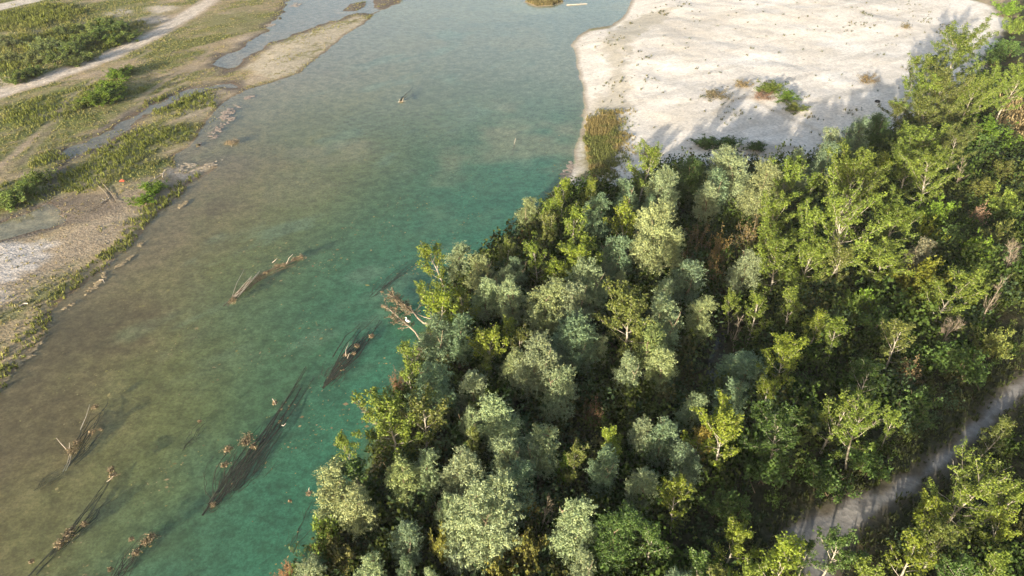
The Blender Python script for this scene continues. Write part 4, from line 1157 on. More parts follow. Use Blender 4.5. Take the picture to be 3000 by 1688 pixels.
# ------------------------------------------------------------------ grass
def tufts(name, label, x, y, hgt, col, per=7, wide=.05, spread=.12, seed=1, cat='grass'):
    R = np.random.default_rng(seed)
    n = len(x)
    z = height_at(x, y)
    P = np.repeat(np.stack([x, y, z - .02], -1), per, 0)
    H = np.repeat(hgt, per) * R.uniform(.5, 1.15, n * per)
    C = np.repeat(col, per, 0) * R.uniform(.75, 1.25, (n * per, 1))
    a = R.uniform(0, 6.283, n * per)
    P[:, :2] += R.normal(size=(n * per, 2)) * np.repeat(spread * np.clip(hgt * 2, .5, 2), per)[:, None]
    dr = np.stack([np.cos(a), np.sin(a), np.zeros_like(a)], -1)
    sd = np.stack([-np.sin(a), np.cos(a), np.zeros_like(a)], -1)
    w = (wide * (.6 + H))[:, None]
    up = np.array([0, 0, 1.0])
    V = np.stack([P - sd * w, P + sd * w, P + sd * w * .5 + dr * (H * .45)[:, None] + up * H[:, None], P - sd * w * .5 + dr * (H * .35)[:, None] + up * (H * .92)[:, None]], 1).reshape(-1, 3)
    o = link(name, mesh(name, V, np.arange(len(V)).reshape(-1, 4), VCOL, np.repeat(C, 4, 0)))
    tag(o, label, cat, kind='stuff')

def scatter(n, x0, x1, y0, y1, seed):
    R = np.random.default_rng(seed)
    return R.uniform(x0, x1, n), R.uniform(y0, y1, n), R

# meadow of the left bank
x, y, R = scatter(100000, -126, -8, 34, 200, 21)
d = field_at('d', x, y); lw = field_at('lw', x, y)
rd = seg_dist(x, y, ats(ROAD, .5)); rd2 = seg_dist(x, y, ats(ROAD2, .5))
ca, sa = math.cos(math.radians(52)), math.sin(math.radians(52))
st = fbm((x * ca + y * sa) / 5, -x * sa + y * ca, 2.6, 55); n1 = fbm(x, y, 9, 51); n2 = fbm(x, y, 2.2, 52)
dens = sstep(.38, .62, st * .5 + n1 * .3 + n2 * .2)
tk = np.full(x.shape, 9.0)
for px in ([(0, 480), (130, 370), (200, 290), (300, 222), (440, 150)], [(60, 475), (180, 340)], [(400, 290), (500, 225), (560, 190), (620, 140)], [(230, 420), (330, 350), (440, 280), (540, 240)], [(380, 395), (560, 335), (650, 292), (700, 250)]):
    tk = np.minimum(tk, seg_dist(x, y, ats(px, .4)))
spit = sdf(x, y, [(720, 200), (800, 130), (900, 92), (1000, 62), (1075, 44), (1060, 74), (1005, 108), (930, 165), (870, 210), (800, 232)])
grav = np.minimum(sdf(x, y, [(-60, 705), (120, 696), (165, 716), (105, 790), (45, 830), (-60, 900)], .4), seg_dist(x, y, ats([(60, 830), (160, 750), (260, 680), (400, 590), (520, 520)])) - 2.4)
prob = (.10 + .9 * dens) * (tk > .55) * np.where(spit < 0, .55, 1) * np.where(grav < 0, .3, 1)
ok = (d > .35) & (lw > .5) & (rd > 2.6) & (rd2 > 3) & (R.uniform(size=len(x)) < prob)
ok |= (np.abs(field_at('dC', x, y)) < 1.3) & (d < .4) & (field_at('dR', x, y) > 2) & (n2 > .5) & (R.uniform(size=len(x)) < .35)
ok |= (d > -.8) & (d < .4) & (field_at('dl', x, y) < 6) & (y > 82) & (y < 130) & (lw > .5) & (n2 > .55) & (R.uniform(size=len(x)) < .25)
lush = np.zeros(len(x))
for px, r in (((230, 120), 15), ((90, 60), 12), ((30, 190), 7), ((300, 270), 6), ((120, 330), 7), ((520, 300), 6), ((560, 285), 5), ((450, 400), 6), ((370, 430), 6), ((330, 480), 5), ((250, 520), 5), ((60, 560), 5), ((150, 460), 3)):
    c = at(*px, .4); lush = np.maximum(lush, sstep(1.2, .5, np.hypot(x - c[0], y - c[1]) / r + (n2 - .5)))
shoreg = sstep(3.4, 1.4, field_at('dl', x, y) + (n2 - .5) * 1.5) * (y < 82) * (field_at('dC', x, y) > 3)
lush = np.maximum(lush, shoreg * .9)
ok |= (d > .3) & (lw > .5) & (rd > 2.6) & (lush > .55) & (grav > -1) & (R.uniform(size=len(x)) < .9)
thick = sstep(1.2, .6, np.hypot(x - at(210, 110)[0], (y - at(210, 110)[1]) * .8) / 22 + (n2 - .5))
hg = .09 + .11 * dens + (.27 + .3 * thick) * lush * np.where(spit < 0, .3, 1) * (.6 + .8 * R.uniform(size=len(x)))
straw = np.array((.40, .33, .17)); grn = np.array((.21, .23, .07)); lus = np.array((.19, .215, .05))
m = np.clip(dens * .75 + R.normal(size=len(x)) * .2, 0, 1)[:, None]
col = straw * (1 - m) + grn * m
col = col * (1 - lush[:, None]) + lus * lush[:, None]
tufts('meadow_grass', 'straw and green meadow grass covering the left bank', x[ok], y[ok], hg[ok], col[ok], 5, .06, .16, 22)
print('meadow tufts', ok.sum())

# sparse tufts on the shingle bar, thicker in bands
x, y, R = scatter(46000, 12, 90, 76, 200, 31)
bd = sdf(x, y, BAR, .6); d = field_at('d', x, y); fo = field_at('forest', x, y)
band = np.maximum.reduce([sstep(4.5, 0, seg_dist(x, y, ats(p, .8))) for p in ([(1820, 120), (1880, 170), (1900, 230), (1800, 250), (1760, 330)], [(1840, 70), (1990, 10)], [(2560, 30), (2480, 110), (2620, 120), (2680, 160)],
        [(2090, 300), (2160, 250), (2330, 260), (2420, 300)], [(2300, 330), (2420, 390), (2530, 330)], [(2050, 350), (2250, 340), (2350, 345)], [(2680, 20), (2740, 80), (2800, 120)], [(2850, 60), (2900, 110)], [(2600, 170), (2640, 190)])])
cl = fbm(x, y, 3.0, 33)
veg = sstep(.6, -.6, sdf(x, y, [(1725, 350), (1800, 330), (1815, 400), (1800, 470), (1745, 545), (1690, 540), (1702, 440)], .3))
pr = .004 + .36 * band * sstep(.48, .66, cl) + .015 * sstep(.58, .72, cl)
ok = (bd < -.6) & (d > .8) & (fo < .5) & (R.uniform(size=len(x)) < pr) & (veg < .5)
m = R.uniform(size=(len(x), 1))
col = np.array((.19, .17, .085)) * (1 - m) + np.array((.13, .145, .055)) * m
tufts('shingle_grass', 'thin grass tufts scattered over the pale shingle bar', x[ok], y[ok], R.uniform(.12, .42, ok.sum()), col[ok], 7, .05, .15, 34)
x, y, R = scatter(26000, 10, 30, 74, 104, 37)
veg = sdf(x, y, [(1725, 345), (1800, 325), (1818, 400), (1805, 470), (1830, 440), (1750, 545), (1690, 545), (1702, 440)], .3) + (fbm(x, y, 2.6, 38) - .5) * 4.5 + R.normal(size=len(x)) * .9
ok = (veg < 0) & (field_at('d', x, y) > .4)
m = sstep(.4, .6, fbm(x, y, 3, 39))[:, None]
col = np.array((.29, .24, .10)) * (1 - m) + np.array((.18, .20, .065)) * m
tufts('reed_strip', 'olive and tan reeds along the shore of the shingle bar', x[ok], y[ok], R.uniform(.12, .42, ok.sum()), col[ok], 6, .05, .14, 40)
x, y, R = scatter(9000, 60, 100, 70, 190, 43)
dry = np.minimum(sdf(x, y, [(2890, 330), (2930, 290), (3060, 300), (3060, 470), (2960, 440)], 1.2), sdf(x, y, [(2840, 0), (2960, 10), (2975, 60), (2940, 70), (2905, 30)], .8))
ok = dry < .3
m = R.uniform(size=(len(x), 1))
tufts('dry_grass', 'tall tan dry grass on the slope at the right edge', x[ok], y[ok], R.uniform(.7, 1.6, ok.sum()), (np.array((.42, .33, .17)) * (1 - m) + np.array((.30, .24, .12)) * m)[ok], 7, .05, .2, 44)
x, y, R = scatter(1600, -30, 40, 150, 200, 47)
ok = (field_at('isl', x, y) < -.2)
x2, y2, R2 = scatter(3000, at(1560, 10)[0] - 2, at(1640, 0)[0] + 2, at(1600, 18)[1], at(1600, -12)[1], 48)
c = sdf(x2, y2, ISLETS[0]) < -.5
tufts('islet_grass', 'dry grass on the small islet at the top of the river', x2[c], y2[c], R2.uniform(.2, .65, c.sum()), np.tile((.26, .22, .10), (c.sum(), 1)) * R2.uniform(.6, 1.2, (c.sum(), 1)), 7, .06, .16, 49)
x, y, R = scatter(30000, 5, 70, 18, 70, 50)
tr = np.interp(0, [0], [0]) + TRD[np.clip(np.searchsorted(gy, y) - 1, 0, NY - 2), np.clip(np.searchsorted(gx, x) - 1, 0, NX - 2)]
ok = (tr > -.1) & (tr < 2.4)
tufts('verge_grass', 'dark grass on both verges of the shaded gravel track', x[ok], y[ok], R.uniform(.12, .4, ok.sum()), np.tile((.07, .085, .03), (ok.sum(), 1)) * R.uniform(.6, 1.3, (ok.sum(), 1)), 6, .05, .15, 51)

# ------------------------------------------------------------------ drowned and stranded wood
def lay(px, z):
    """points on the photographed line at heights z"""
    z = np.maximum(np.broadcast_to(np.asarray(z, float), (len(px),)), -.6)
    return np.array([at(u, v, zz) for (u, v), zz in zip(px, z)])

def resample(P, n):
    s = np.concatenate([[0], np.cumsum(np.linalg.norm(np.diff(P, axis=0), axis=1))])
    t = np.linspace(0, s[-1], n)
    return np.stack([np.interp(t, s, P[:, i]) for i in range(3)], -1)

def clump(p, r, seed, col=(.27, .215, .135), n=150, flat=.35):
    """matted twigs and dead leaves caught on a branch"""
    R = np.random.default_rng(seed)
    P = R.normal(size=(n, 3)) * np.array([r, r, r * flat]) * .5 + p
    P[:, 2] = np.maximum(P[:, 2], .01)
    V, Fq = leaves(P, unit(R.normal(size=(n, 3))), R, .15, .06, .9, .5)
    c = np.array(col) * R.uniform(.55, 1.3, (n, 1))
    g = Geo(); g.add(V, Fq, np.repeat(c, 4, 0))
    for _ in range(int(n / 14)):
        q = p + R.normal(size=3) * np.array([r, r, r * flat]) * .4; q[2] = max(q[2], .02)
        d = R.normal(size=3) * np.array([1, 1, .45]); d = unit(d) * r * R.uniform(.4, .9)
        g.tube(np.array([q - d * .5, q + d * .5]), [.014, .005], 3, np.array(col) * .8)
    return g

def wreck(name, label, cat, stems, mat, clumps=(), sticks=(), group=None):
    """stems: (pixel line, heights, number, spread in m, thickness); clumps: (u, v, radius); sticks: (u0,v0,z0,u1,v1,z1)"""
    c0 = lay(stems[0][0][:1], 0)[0]
    root = link(name, None); root.location = (float(c0[0]), float(c0[1]), 0)
    R = np.random.default_rng(abs(hash(label)) % 1 + len(label) * 7)
    off = np.array([c0[0], c0[1], 0])
    for px, z, n, spr, th in stems:
        g = Geo()
        P = resample(lay(px, z), 8)
        tn = unit(P[-1] - P[0]); sd = np.array([-tn[1], tn[0], 0])
        for i in range(n):
            a, b = sorted(R.uniform(0, 1, 2)) if i else (0, 1)
            a *= .45; b = max(b, a + .35); b = min(b, 1)
            Q = np.array([interp(P, t)[0] for t in np.linspace(a, b, 6)])
            fan = R.normal() * spr * 1.05
            tt = np.linspace(a, b, 6); prof = np.sin(np.pi * (.06 + .86 * tt)) ** .8 * R.uniform(.7, 1.15)
            Q = Q + sd * (fan * prof)[:, None] + np.cumsum(R.normal(size=(6, 3)) * np.array([.14, .14, .05]), 0)
            Q[:, 2] += R.normal() * .08
            t0 = th * (.8 if i == 0 else R.uniform(.35, .8))
            g.tube(Q - off, np.linspace(t0, t0 * .35, 6), 4)
            if i % 2 == 0:
                for _ in range(3):
                    q, dd = interp(Q, R.uniform(.3, 1)); v = unit(dd + R.normal(size=3) * np.array([.5, .5, .2])) * R.uniform(.3, .9)
                    g.tube(np.array([q, q + v]) - off, [t0 * .4, .006], 3)
        link('branch', g.mesh('branch', mat, True), root)
    for k, (u, v, r) in enumerate(clumps):
        p = at(u, v, .08)
        g = clump(p - off, r * .8, 1000 + k + int(u), n=int(110 + 220 * r))
        link('debris', g.mesh('debris', VCOLD), root)['kind'] = 'stuff'
    for u0, v0, z0, u1, v1, z1 in sticks:
        a, b = at(u0, v0, z0) - off, at(u1, v1, z1) - off
        g = Geo(); m = (a + b) / 2 + R.normal(size=3) * .06
        g.tube(np.array([a, m, b]), [.03, .024, .012], 5)
        link('stick', g.mesh('stick', BARK_L, True), root)
    tag(root, label, cat, group)
    return root

DW = 'drowned trees lying in the river'
wreck('drowned_tree', 'largest drowned tree, a dark bundle of branches with brown debris in mid river', 'drowned tree',
      [([(600, 1510), (650, 1440), (760, 1290), (830, 1190), (905, 1080)], [-.9, -.6, -.25, -.5, -.9], 16, .28, .10),
       ([(640, 1470), (700, 1350), (735, 1290)], [-.5, -.15, -.02], 34, .75, .045),
       ([(690, 1440), (770, 1330), (850, 1235)], [-.8, -.6, -.7], 26, .55, .04),
       ([(610, 1500), (640, 1470), (665, 1430)], [-.9, -.6, -.5], 18, .5, .035)], BARK_S,
      [(725, 1283, .62), (716, 1297, .45), (667, 1317, .48), (657, 1362, .34), (625, 1478, .25), (805, 1180, .22), (743, 1307, .3)],
      [(797, 1168, .5, 809, 1188, .05), (826, 1246, .05, 838, 1240, .2)], DW)
wreck('drowned_tree', 'drowned tree in the teal water below the fallen tree at the bank', 'drowned tree',
      [([(950, 1135), (985, 1085), (1040, 1020), (1090, 965), (1135, 915)], [-.7, -.3, -.3, -.6, -.9], 24, .34, .08),
       ([(955, 1130), (985, 1090), (1015, 1060)], [-.5, -.2, -.1], 26, .55, .04)], BARK_S,
      [(1045, 1013, .3), (1088, 985, .28), (1036, 1035, .2), (1012, 1040, .15)], [(1012, 1045, .0, 1022, 1005, .7), (1018, 1050, 0, 1024, 1035, .4)], DW)
wreck('stranded_branch', 'curved pale dead branch resting above the water in mid river', 'dead branch',
      [([(662, 898), (690, 868), (740, 825), (790, 790), (840, 775), (890, 752)], [-.2, .05, .1, .05, .08, .0], 16, .22, .085)], BARK_W,
      [(682, 880, .55), (880, 755, .62), (862, 760, .4), (812, 778, .42), (830, 777, .36), (755, 815, .35), (725, 833, .35), (776, 800, .3)],
      [(838, 775, .1, 858, 745, .9), (797, 770, .05, 812, 757, .5)] + [(680 + i * 2.4, 868 + (i * 7) % 5, .05, 715 + (i * 23) % 47, 790 + (i * 17) % 31, .25 + .09 * ((i * 5) % 6)) for i in range(9)], None)
wreck('drowned_tree', 'drowned tree near the left bank with two pale upright sticks', 'drowned tree',
      [([(110, 1437), (150, 1400), (190, 1370)], [-.35, -.3, -.25], 16, .4, .03), ([(185, 1375), (225, 1310), (270, 1240), (305, 1180)], [-.2, -.1, -.2, -.4], 10, .16, .05),
       ([(205, 1370), (250, 1310), (300, 1262)], [-.3, -.3, -.3], 10, .2, .035)], BARK_S,
      [(208, 1322, .45), (224, 1296, .42), (277, 1192, .3), (270, 1265, .28), (294, 1258, .16)],
      [(194, 1316, .1, 165, 1283, 1.2), (202, 1315, .1, 203, 1297, .6), (235, 1260, 0, 263, 1185, .6), (184, 1382, -.1, 204, 1330, .2), (192, 1380, -.1, 208, 1335, .2)], DW)
wreck('drowned_tree', 'long thin drowned tree in the lower left corner of the river', 'drowned tree',
      [([(95, 1690), (160, 1610), (200, 1575), (250, 1500), (330, 1392)], [-.5, -.2, -.08, -.4, -.4], 9, .16, .07), ([(215, 1570), (260, 1500), (345, 1445)], [-.3, -.5, -.6], 8, .2, .03)], BARK_S,
      [(195, 1572, .55), (175, 1595, .4), (205, 1555, .4), (331, 1392, .42), (325, 1375, .3), (245, 1535, .25), (92, 1645, .2)], [(312, 1412, -.05, 333, 1394, .25)], DW)
wreck('drowned_tree', 'drowned branch at the bottom edge with an orange-brown tuft', 'drowned tree',
      [([(340, 1700), (375, 1650), (410, 1600), (440, 1570)], [-.5, -.4, -.2, -.05], 20, .34, .045), ([(440, 1580), (500, 1545)], [-.6, -.9], 8, .2, .02)], BARK_S,
      [(441, 1574, .5), (425, 1590, .4), (397, 1620, .28), (385, 1580, .18), (323, 1668, .16)], [], DW)
wreck('drowned_branch', 'thin drowned branch alone in the green water, mid lower river', 'drowned tree',
      [([(530, 1320), (565, 1285), (605, 1228)], [-.5, -.35, -.45], 9, .22, .035)], BARK_S, [(585, 1234, .14)], [], DW)
wreck('drowned_branch', 'small snag with pale root far up the river', 'drowned tree',
      [([(1172, 300), (1190, 282), (1212, 256)], [0, -.15, -.4], 9, .25, .08)], BARK_S, [(1176, 298, .4)], [(1170, 298, .05, 1168, 287, .9), (1178, 298, .05, 1183, 286, .8), (1165, 299, .02, 1190, 296, .3)], DW)
wreck('stranded_bush', 'dry tan bush stranded in the shallows off the left bank', 'dead branch',
      [([(676, 424), (680, 418), (690, 410)], [.05, .2, .1], 8, .4, .03)], BARK_D, [(678, 419, 1.0), (686, 416, .8), (670, 417, .7)], [(678, 430, .0, 679, 424, .3)], None)
wreck('drowned_tree', 'dark drowned brush along the lower bank under the straw-pale willow', 'drowned tree',
      [([(840, 1690), (870, 1610), (915, 1530), (960, 1450)], [-.6, -.5, -.5, -.6], 34, .6, .04), ([(800, 1640), (850, 1560), (900, 1500)], [-1.0, -.9, -.9], 20, .5, .03)], BARK_S,
      [(905, 1445, .22), (850, 1468, .12)], [(906, 1442, .05, 906, 1428, .7)], DW)
wreck('drowned_tree', 'faint drowned branches off the point by the leaning poplar', 'drowned tree',
      [([(1090, 870), (1140, 825), (1230, 755)], [-.8, -.8, -1.0], 22, .4, .035)], BARK_S, [(1120, 855, .12)], [], DW)
wreck('drowned_branch', 'single thin stick standing in the shallows near the shingle bar', 'drowned tree',
      [([(1497, 455), (1503, 435), (1510, 415)], [-.3, -.1, .2], 4, .06, .03)], BARK_D, [], [(1507, 420, .1, 1511, 404, .8)], DW)

# fallen tree at the bank with its dry crown in the water
def fallen_tree():
    root = link('fallen_tree', None)
    o = at(1300, 1000, .6); off = np.array([o[0], o[1], 0]); root.location = (float(o[0]), float(o[1]), 0)
    R = np.random.default_rng(5)
    g = Geo()
    lines = [([(1310, 1045), (1240, 1010), (1215, 970), (1180, 940), (1150, 915), (1130, 895)], [.9, .8, .8, .7, .45, .15], .12),
             ([(1300, 960), (1235, 945), (1200, 900), (1165, 880), (1140, 862)], [.9, .9, .8, .55, .2], .11),
             ([(1290, 940), (1245, 930), (1210, 915), (1170, 895)], [1.0, .9, .8, .5], .06)]
    paths = []
    for px, z, r in lines:
        P = resample(lay(px, z), 10); paths.append(P)
        g.tube(P - off, np.linspace(r, .03, 10), 6)
    link('trunk', g.mesh('trunk', BARK_D, True), root)
    g = Geo(); lv = []
    for P in paths:
        for i in range(46):
            t = R.uniform(.45, 1.0) ** .8
            q, d = interp(P, t)
            v = unit(d * .7 + R.normal(size=3) * np.array([.6, .6, .3]) + np.array([0, 0, .05])); L = R.uniform(.4, 1.2)
            e = q + v * L; e[2] = max(e[2], .03)
            g.tube(np.array([q, (q + e) / 2 + R.normal(size=3) * .06, e]) - off, [.03, .02, .006], 3)
            lv.append((q - off, unit(e - q), L))
    link('branch', g.mesh('branch', BARK_D, True), root)
    V, Fq = sprays(lv, R, .17, .08, 22, .10, .9, .3, .3)
    g = Geo(); n = len(Fq)
    c = np.array((.15, .125, .08)) * R.uniform(.5, 1.35, (n, 1))
    V[:, 2] = np.maximum(V[:, 2], .01)
    g.add(V, Fq, np.repeat(c, 4, 0))
    link('dry_crown', g.mesh('dry_crown', VCOLD), root)['kind'] = 'stuff'
    tag(root, 'fallen tree with a brown dry crown reaching from the bank into the water', 'fallen tree')
    return paths[0]
FP = fallen_tree()

def egret():
    p = at(1178, 945, 1.15)
    j = np.argmin(np.linalg.norm(FP - p, axis=1)); p = FP[j] + np.array([0, 0, .10])
    root = link('white_egret', None); root.location = tuple(float(a) for a in p)
    root.rotation_euler = (0, 0, math.radians(200))
    bm = Mat('white_plumage'); b = bm.n('ShaderNodeBsdfPrincipled'); b.inputs['Base Color'].default_value = (.82, .82, .80, 1); b.inputs['Roughness'].default_value = .8; bm.l(b.outputs[0], bm.out.inputs['Surface'])
    g = Geo()
    P = np.array([(-.26, 0, .30), (-.16, 0, .36), (-.02, 0, .43), (.10, 0, .50), (.17, 0, .58), (.15, 0, .68), (.10, 0, .76), (.12, 0, .85), (.18, 0, .89), (.24, 0, .885)])
    g.tube(P, [.01, .07, .125, .10, .05, .036, .032, .034, .042, .012], 10)
    link('body', g.mesh('body', bm.m, True), root)
    ym = Mat('yellow_beak'); b = ym.n('ShaderNodeBsdfPrincipled'); b.inputs['Base Color'].default_value = (.55, .33, .04, 1); ym.l(b.outputs[0], ym.out.inputs['Surface'])
    g = Geo(); g.tube(np.array([(.23, 0, .885), (.30, 0, .875), (.37, 0, .865)]), [.016, .011, .002], 6); link('beak', g.mesh('beak', ym.m, True), root)
    km = Mat('dark_leg'); b = km.n('ShaderNodeBsdfPrincipled'); b.inputs['Base Color'].default_value = (.03, .03, .03, 1); km.l(b.outputs[0], km.out.inputs['Surface'])
    for sgn in (-1, 1):
        g = Geo(); g.tube(np.array([(-.02, sgn * .04, .36), (-.04, sgn * .04, .18), (0, sgn * .04, 0), (.06, sgn * .045, -.01)]), [.014, .010, .009, .006], 5)
        link('leg', g.mesh('leg', km.m, True), root)
        g = Geo(); g.tube(np.array([(.08, sgn * .08, .48), (-.06, sgn * .105, .42), (-.22, sgn * .05, .31)]), [.02, .06, .008], 6)
        link('wing', g.mesh('wing', bm.m, True), root)
    tag(root, 'white egret perched on the fallen tree', 'bird')
egret()

# ------------------------------------------------------------------ scum mats along the shores
def scum(u0, v0, u1, v1, wid, label, col=(.36, .285, .175), seed=1):
    a, b = at(u0, v0, 0), at(u1, v1, 0)
    c = (a + b) / 2; L = np.linalg.norm(b - a); t = unit(b - a); s = np.array([-t[1], t[0], 0])
    st = .09
    n, m = max(4, int(L * 1.2 / st)), max(4, int(wid * 1.8 / st))
    X, Y = np.meshgrid((np.arange(n + 1) / n - .5) * L * 1.2, (np.arange(m + 1) / m - .5) * wid * 1.8, indexing='ij')
    WX, WY = c[0] + X * t[0] + Y * s[0], c[1] + X * t[1] + Y * s[1]
    bendy = (fbm(WX, WY, 2.5, seed) - .5) * wid * 1.2
    f = 1 - np.maximum(np.abs(X) / (L * .5), 0) ** 3 - (np.abs(Y + bendy) / (wid * .5)) ** 2 + (fbm(WX, WY, .55, seed + 3, 4) - .5) * 6.0 - .35
    base = np.maximum(height_at(WX, WY), 0)
    Z = np.where(f > 0, base + .012 + .03 * fbm(WX, WY, .35, seed + 5, 2), base - .02)
    idx = np.arange((n + 1) * (m + 1)).reshape(n + 1, m + 1)
    Q = np.stack([idx[:-1, :-1], idx[1:, :-1], idx[1:, 1:], idx[:-1, 1:]], -1).reshape(-1, 4)
    Q = Q[(f.ravel()[Q] > 0).sum(1) >= 2]
    if len(Q) < 3: return
    V = np.stack([WX, WY, Z], -1).reshape(-1, 3); uq, inv = np.unique(Q, return_inverse=True)
    C = np.array(col) * (.6 + .42 * fbm(V[:, 0], V[:, 1], .3, seed + 9, 2))[:, None]
    o = link('scum_mat', mesh('scum_mat', V[uq] - np.array([c[0], c[1], 0]), inv.reshape(-1, 4), MG, C[uq], True))
    o.location = (float(c[0]), float(c[1]), 0)
    tag(o, label, 'scum', 'dry scum mats along the shores')
scum(-10, 1130, 45, 1075, 1.1, 'tan scum mat at the picture edge on the left shore', seed=1)
scum(50, 1070, 105, 1018, 1.1, 'tan scum mat second from the left edge along the shore', seed=2)
scum(108, 1010, 152, 940, 1.2, 'long tan scum mat at the notch of the left shore', seed=3)
scum(178, 912, 222, 880, .7, 'narrow tan scum mat just above the notch of the left shore', seed=4)
scum(255, 860, 318, 800, 1.1, 'broad tan scum mat with a curved stick on it', seed=5)
scum(330, 790, 395, 745, .6, 'thin tan scum mat above the one with the curved stick', seed=6)
scum(400, 725, 430, 705, .6, 'short tan scum mat below the end of the green shore strip', seed=7)
scum(520, 612, 550, 585, .7, 'small tan scum mat under the pebble bank', seed=8)
scum(505, 500, 572, 488, 2.4, 'large pale scum flat in the small bay of the left shore', (.47, .39, .29), 9)
scum(590, 490, 660, 472, 1.0, 'narrow pale scum tongue pointing into the river from the small bay', (.45, .37, .27), 10)
scum(625, 400, 680, 310, 2.0, 'speckled pinkish scum streak in the shallows of the left shore', (.40, .32, .26), 11)
scum(720, 292, 745, 278, 1.0, 'small pinkish scum fleck above the speckled streak', (.40, .32, .26), 12)
scum(575, 430, 600, 415, .7, 'small scum fleck beside the dark stone in the shallows', (.38, .30, .24), 13)
scum(1672, 470, 1650, 540, .9, 'speckled pale scum at the foot of the reeds on the right shore', (.42, .35, .28), 14)
scum(780, 78, 800, 70, 1.6, 'pale scum spot in the pond beside the spit', (.44, .37, .30), 15)
scum(858, 20, 872, 8, 2.4, 'pale scum patch at the top of the pond', (.44, .37, .31), 16)

# ------------------------------------------------------------------ floating leaf litter
def litter():
    R = np.random.default_rng(77)
    n = 16000
    x = R.uniform(-45, 14, n); y = R.uniform(22, 125, n)
    d = field_at('d', x, y)
    ca, sa = math.cos(math.radians(58)), math.sin(math.radians(58))
    pr = sstep(.46, .72, fbm((x * ca + y * sa) / 2.5, -x * sa + y * ca, 3.2, 78)) ** 2 * sstep(0, 9, field_at('dl', x, y)) * sstep(110, 60, y)
    ok = (d < -.6) & (R.uniform(size=n) < pr * 1.2 + .03)
    x, y = x[ok], y[ok]; n = len(x)
    s = R.lognormal(-2.65, .45, n)
    a = R.uniform(0, 6.283, n)
    k = np.stack([np.cos(a), np.sin(a), np.zeros(n)], -1) * s[:, None]; w = np.stack([-np.sin(a), np.cos(a), np.zeros(n)], -1) * (s * R.uniform(.3, .9, n))[:, None]
    P = np.stack([x, y, np.full(n, .012)], -1)
    V = np.stack([P - k, P + w, P + k, P - w], 1).reshape(-1, 3)
    m = R.uniform(size=(n, 1))
    C = np.array((.30, .26, .09)) * (1 - m) + np.array((.30, .235, .14)) * m
    o = link('leaf_litter', mesh('leaf_litter', V, np.arange(4 * n).reshape(-1, 4), VCOLD, np.repeat(C, 4, 0)))
    tag(o, 'yellow and brown leaf specks drifting on the river', 'leaf litter', kind='stuff')
    print('litter', n)
litter()

# ------------------------------------------------------------------ small stranded things
def log(px, z, r, label, mat=BARK_L, name='driftwood_log', bumps=2):
    P = lay(px, 0); P[:, 2] = np.maximum(height_at(P[:, 0], P[:, 1]), 0) + z
    P = resample(P, 7); c = P[3].copy()
    R = np.random.default_rng(int(px[0][0]))
    root = link(name, None); root.location = tuple(float(q) for q in c)
    g = Geo(); g.tube(P - c + R.normal(size=P.shape) * .02, np.linspace(r, r * .55, 7), 7); link('trunk', g.mesh('trunk', mat, True), root)
    for i in range(bumps):
        q, d = interp(P, R.uniform(.3, .9)); v = unit(d * .4 + R.normal(size=3) * .8 + np.array([0, 0, .4])) * R.uniform(.25, .6)
        g = Geo(); g.tube(np.array([q, q + v]) - c, [r * .4, .01], 4); link('branch', g.mesh('branch', mat, True), root)
    tag(root, label, 'driftwood', 'driftwood on the left bank')
log([(60, 906), (72, 897), (85, 895)], .10, .11, 'short thick pale driftwood log in the grass of the left bank', bumps=1)
log([(292, 822), (303, 823), (308, 832)], .10, .035, 'thin curved pale stick lying on the scum mat', bumps=0)
log([(478, 530), (480, 517), (484, 506)], .18, .08, 'grey driftwood log on the dark mud by the bright plant clump')
log([(440, 540), (458, 528), (480, 512)], .10, .06, 'thin grey driftwood pole beside the grey log')
log([(300, 540), (330, 575), (345, 600)], .12, .05, 'long grey stick in the drift pile on the mud, right one', BARK_D)
log([(285, 545), (318, 580), (330, 605)], .12, .05, 'long grey stick in the drift pile on the mud, middle one', BARK_D)
log([(295, 605), (312, 592), (325, 585)], .12, .06, 'pale short pole lying across the lower end of the drift pile')
log([(262, 628), (300, 604), (322, 590)], .10, .04, 'thin pole lying along the mud edge below the drift pile', BARK_D)
log([(1660, 16), (1690, 14), (1720, 12)], .08, .10, 'pale driftwood beside the grassy islet at the top of the river')
for i, (u, v, r, lab) in enumerate(((820, 54, .35, 'small dark stone in the upper pond'), (581, 427, .3, 'small dark stone in the shallows beside a scum fleck'))):
    R = np.random.default_rng(i)
    p = at(u, v, 0); n, m = 8, 5
    th = np.linspace(0, 2 * np.pi, n, endpoint=False); ph = np.linspace(-.5, 1.45, m)
    V = np.array([(math.cos(a) * math.cos(b), math.sin(a) * math.cos(b), math.sin(b) * .7) for b in ph for a in th]) * r * R.uniform(.8, 1.2, (n * m, 1))
    Q = [[j * n + k, j * n + (k + 1) % n, (j + 1) * n + (k + 1) % n, (j + 1) * n + k] for j in range(m - 1) for k in range(n)]
    o = link('stone', mesh('stone', V, Q, BARK_S, None, True)); o.location = (float(p[0]), float(p[1]), .02)
    tag(o, lab, 'stone')
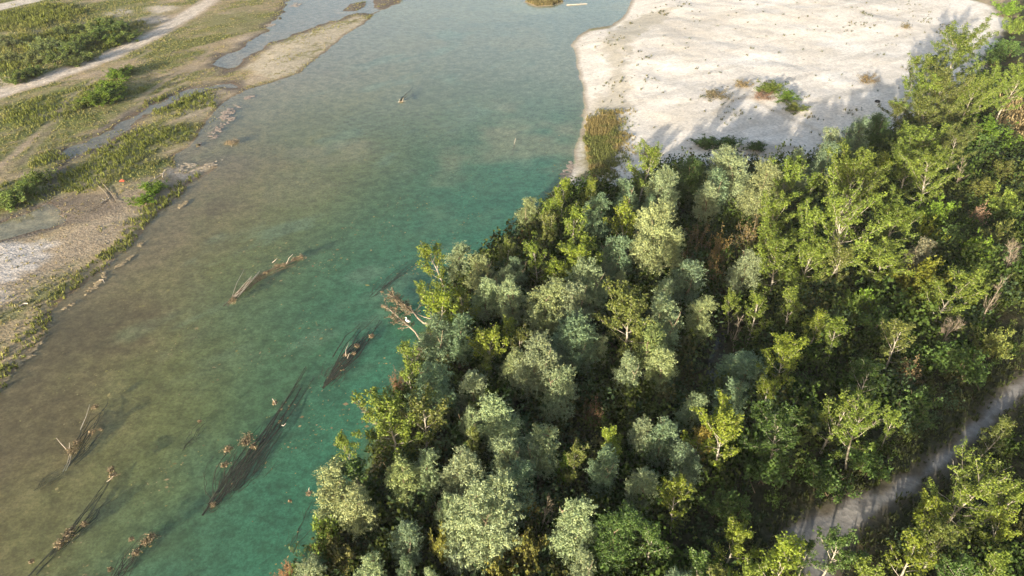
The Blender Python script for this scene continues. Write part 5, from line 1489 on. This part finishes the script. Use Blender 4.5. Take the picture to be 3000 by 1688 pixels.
def tyre():
    p = at(2568, 306, .9); p[2] = height_at(p[0], p[1]) + .09
    g = Geo()
    n, k = 28, 10
    V, Q = [], []
    for i in range(n):
        a = i / n * 2 * math.pi
        for j in range(k):
            b = j / k * 2 * math.pi
            rr = .30 + .10 * math.copysign(abs(math.cos(b)) ** .6, math.cos(b)); z = .10 * math.copysign(abs(math.sin(b)) ** .6, math.sin(b))
            if math.cos(b) > .7: rr += .006 * (i % 2)
            V.append((rr * math.cos(a), rr * math.sin(a), z)); Q.append([i * k + j, ((i + 1) % n) * k + j, ((i + 1) % n) * k + (j + 1) % k, i * k + (j + 1) % k])
    m = Mat('tyre_rubber'); b = m.n('ShaderNodeBsdfPrincipled'); b.inputs['Base Color'].default_value = (.03, .03, .032, 1); b.inputs['Roughness'].default_value = .85; m.l(b.outputs[0], m.out.inputs['Surface'])
    o = link('tyre', mesh('tyre', V, Q, m.m, None, True)); o.location = tuple(float(q) for q in p); o.rotation_euler = (.08, -.05, 0)
    tag(o, 'black tyre lying in the shade on the shingle bar', 'tyre')
tyre()
def scrap():
    p = at(357, 532, .3); p[2] = height_at(p[0], p[1]) + .03
    X, Y = np.meshgrid(np.linspace(-.34, .34, 9), np.linspace(-.17, .17, 5), indexing='ij')
    Z = .10 * np.cos(X * 5) + .06 * np.sin(Y * 9 + X * 4) + .06
    top = np.stack([X, Y + .05 * X, Z], -1).reshape(-1, 3); bot = top - np.array([0, 0, .015])
    idx = np.arange(45).reshape(9, 5)
    Q = np.stack([idx[:-1, :-1], idx[1:, :-1], idx[1:, 1:], idx[:-1, 1:]], -1).reshape(-1, 4)
    m = Mat('red_plastic'); b = m.n('ShaderNodeBsdfPrincipled'); b.inputs['Base Color'].default_value = (.62, .12, .06, 1); b.inputs['Roughness'].default_value = .45; m.l(b.outputs[0], m.out.inputs['Surface'])
    o = link('plastic_scrap', mesh('plastic_scrap', np.concatenate([top, bot]), np.concatenate([Q, Q[:, ::-1] + 45]), m.m, None, True)); o.location = tuple(float(q) for q in p)
    tag(o, 'small orange-red plastic scrap on the marshy left bank', 'scrap')
scrap()

# ------------------------------------------------------------------ evening haze over the whole valley floor
def haze(density):
    x0, x1, y0, y1, z0, z1 = -1700, 1700, -1000, 2300, -6, 60
    V = [(x, y, z) for z in (z0, z1) for y in (y0, y1) for x in (x0, x1)]
    Q = [[0, 2, 3, 1], [4, 5, 7, 6], [0, 1, 5, 4], [2, 6, 7, 3], [0, 4, 6, 2], [1, 3, 7, 5]]
    M = Mat('haze'); p = M.n('ShaderNodeVolumePrincipled')
    p.inputs['Color'].default_value = (.86, .90, .96, 1); p.inputs['Density'].default_value = density; p.inputs['Anisotropy'].default_value = .0
    M.l(p.outputs[0], M.out.inputs['Volume'])
    tag(link('haze', mesh('haze', V, Q, M.m)), kind='stuff')
haze(0.00014)
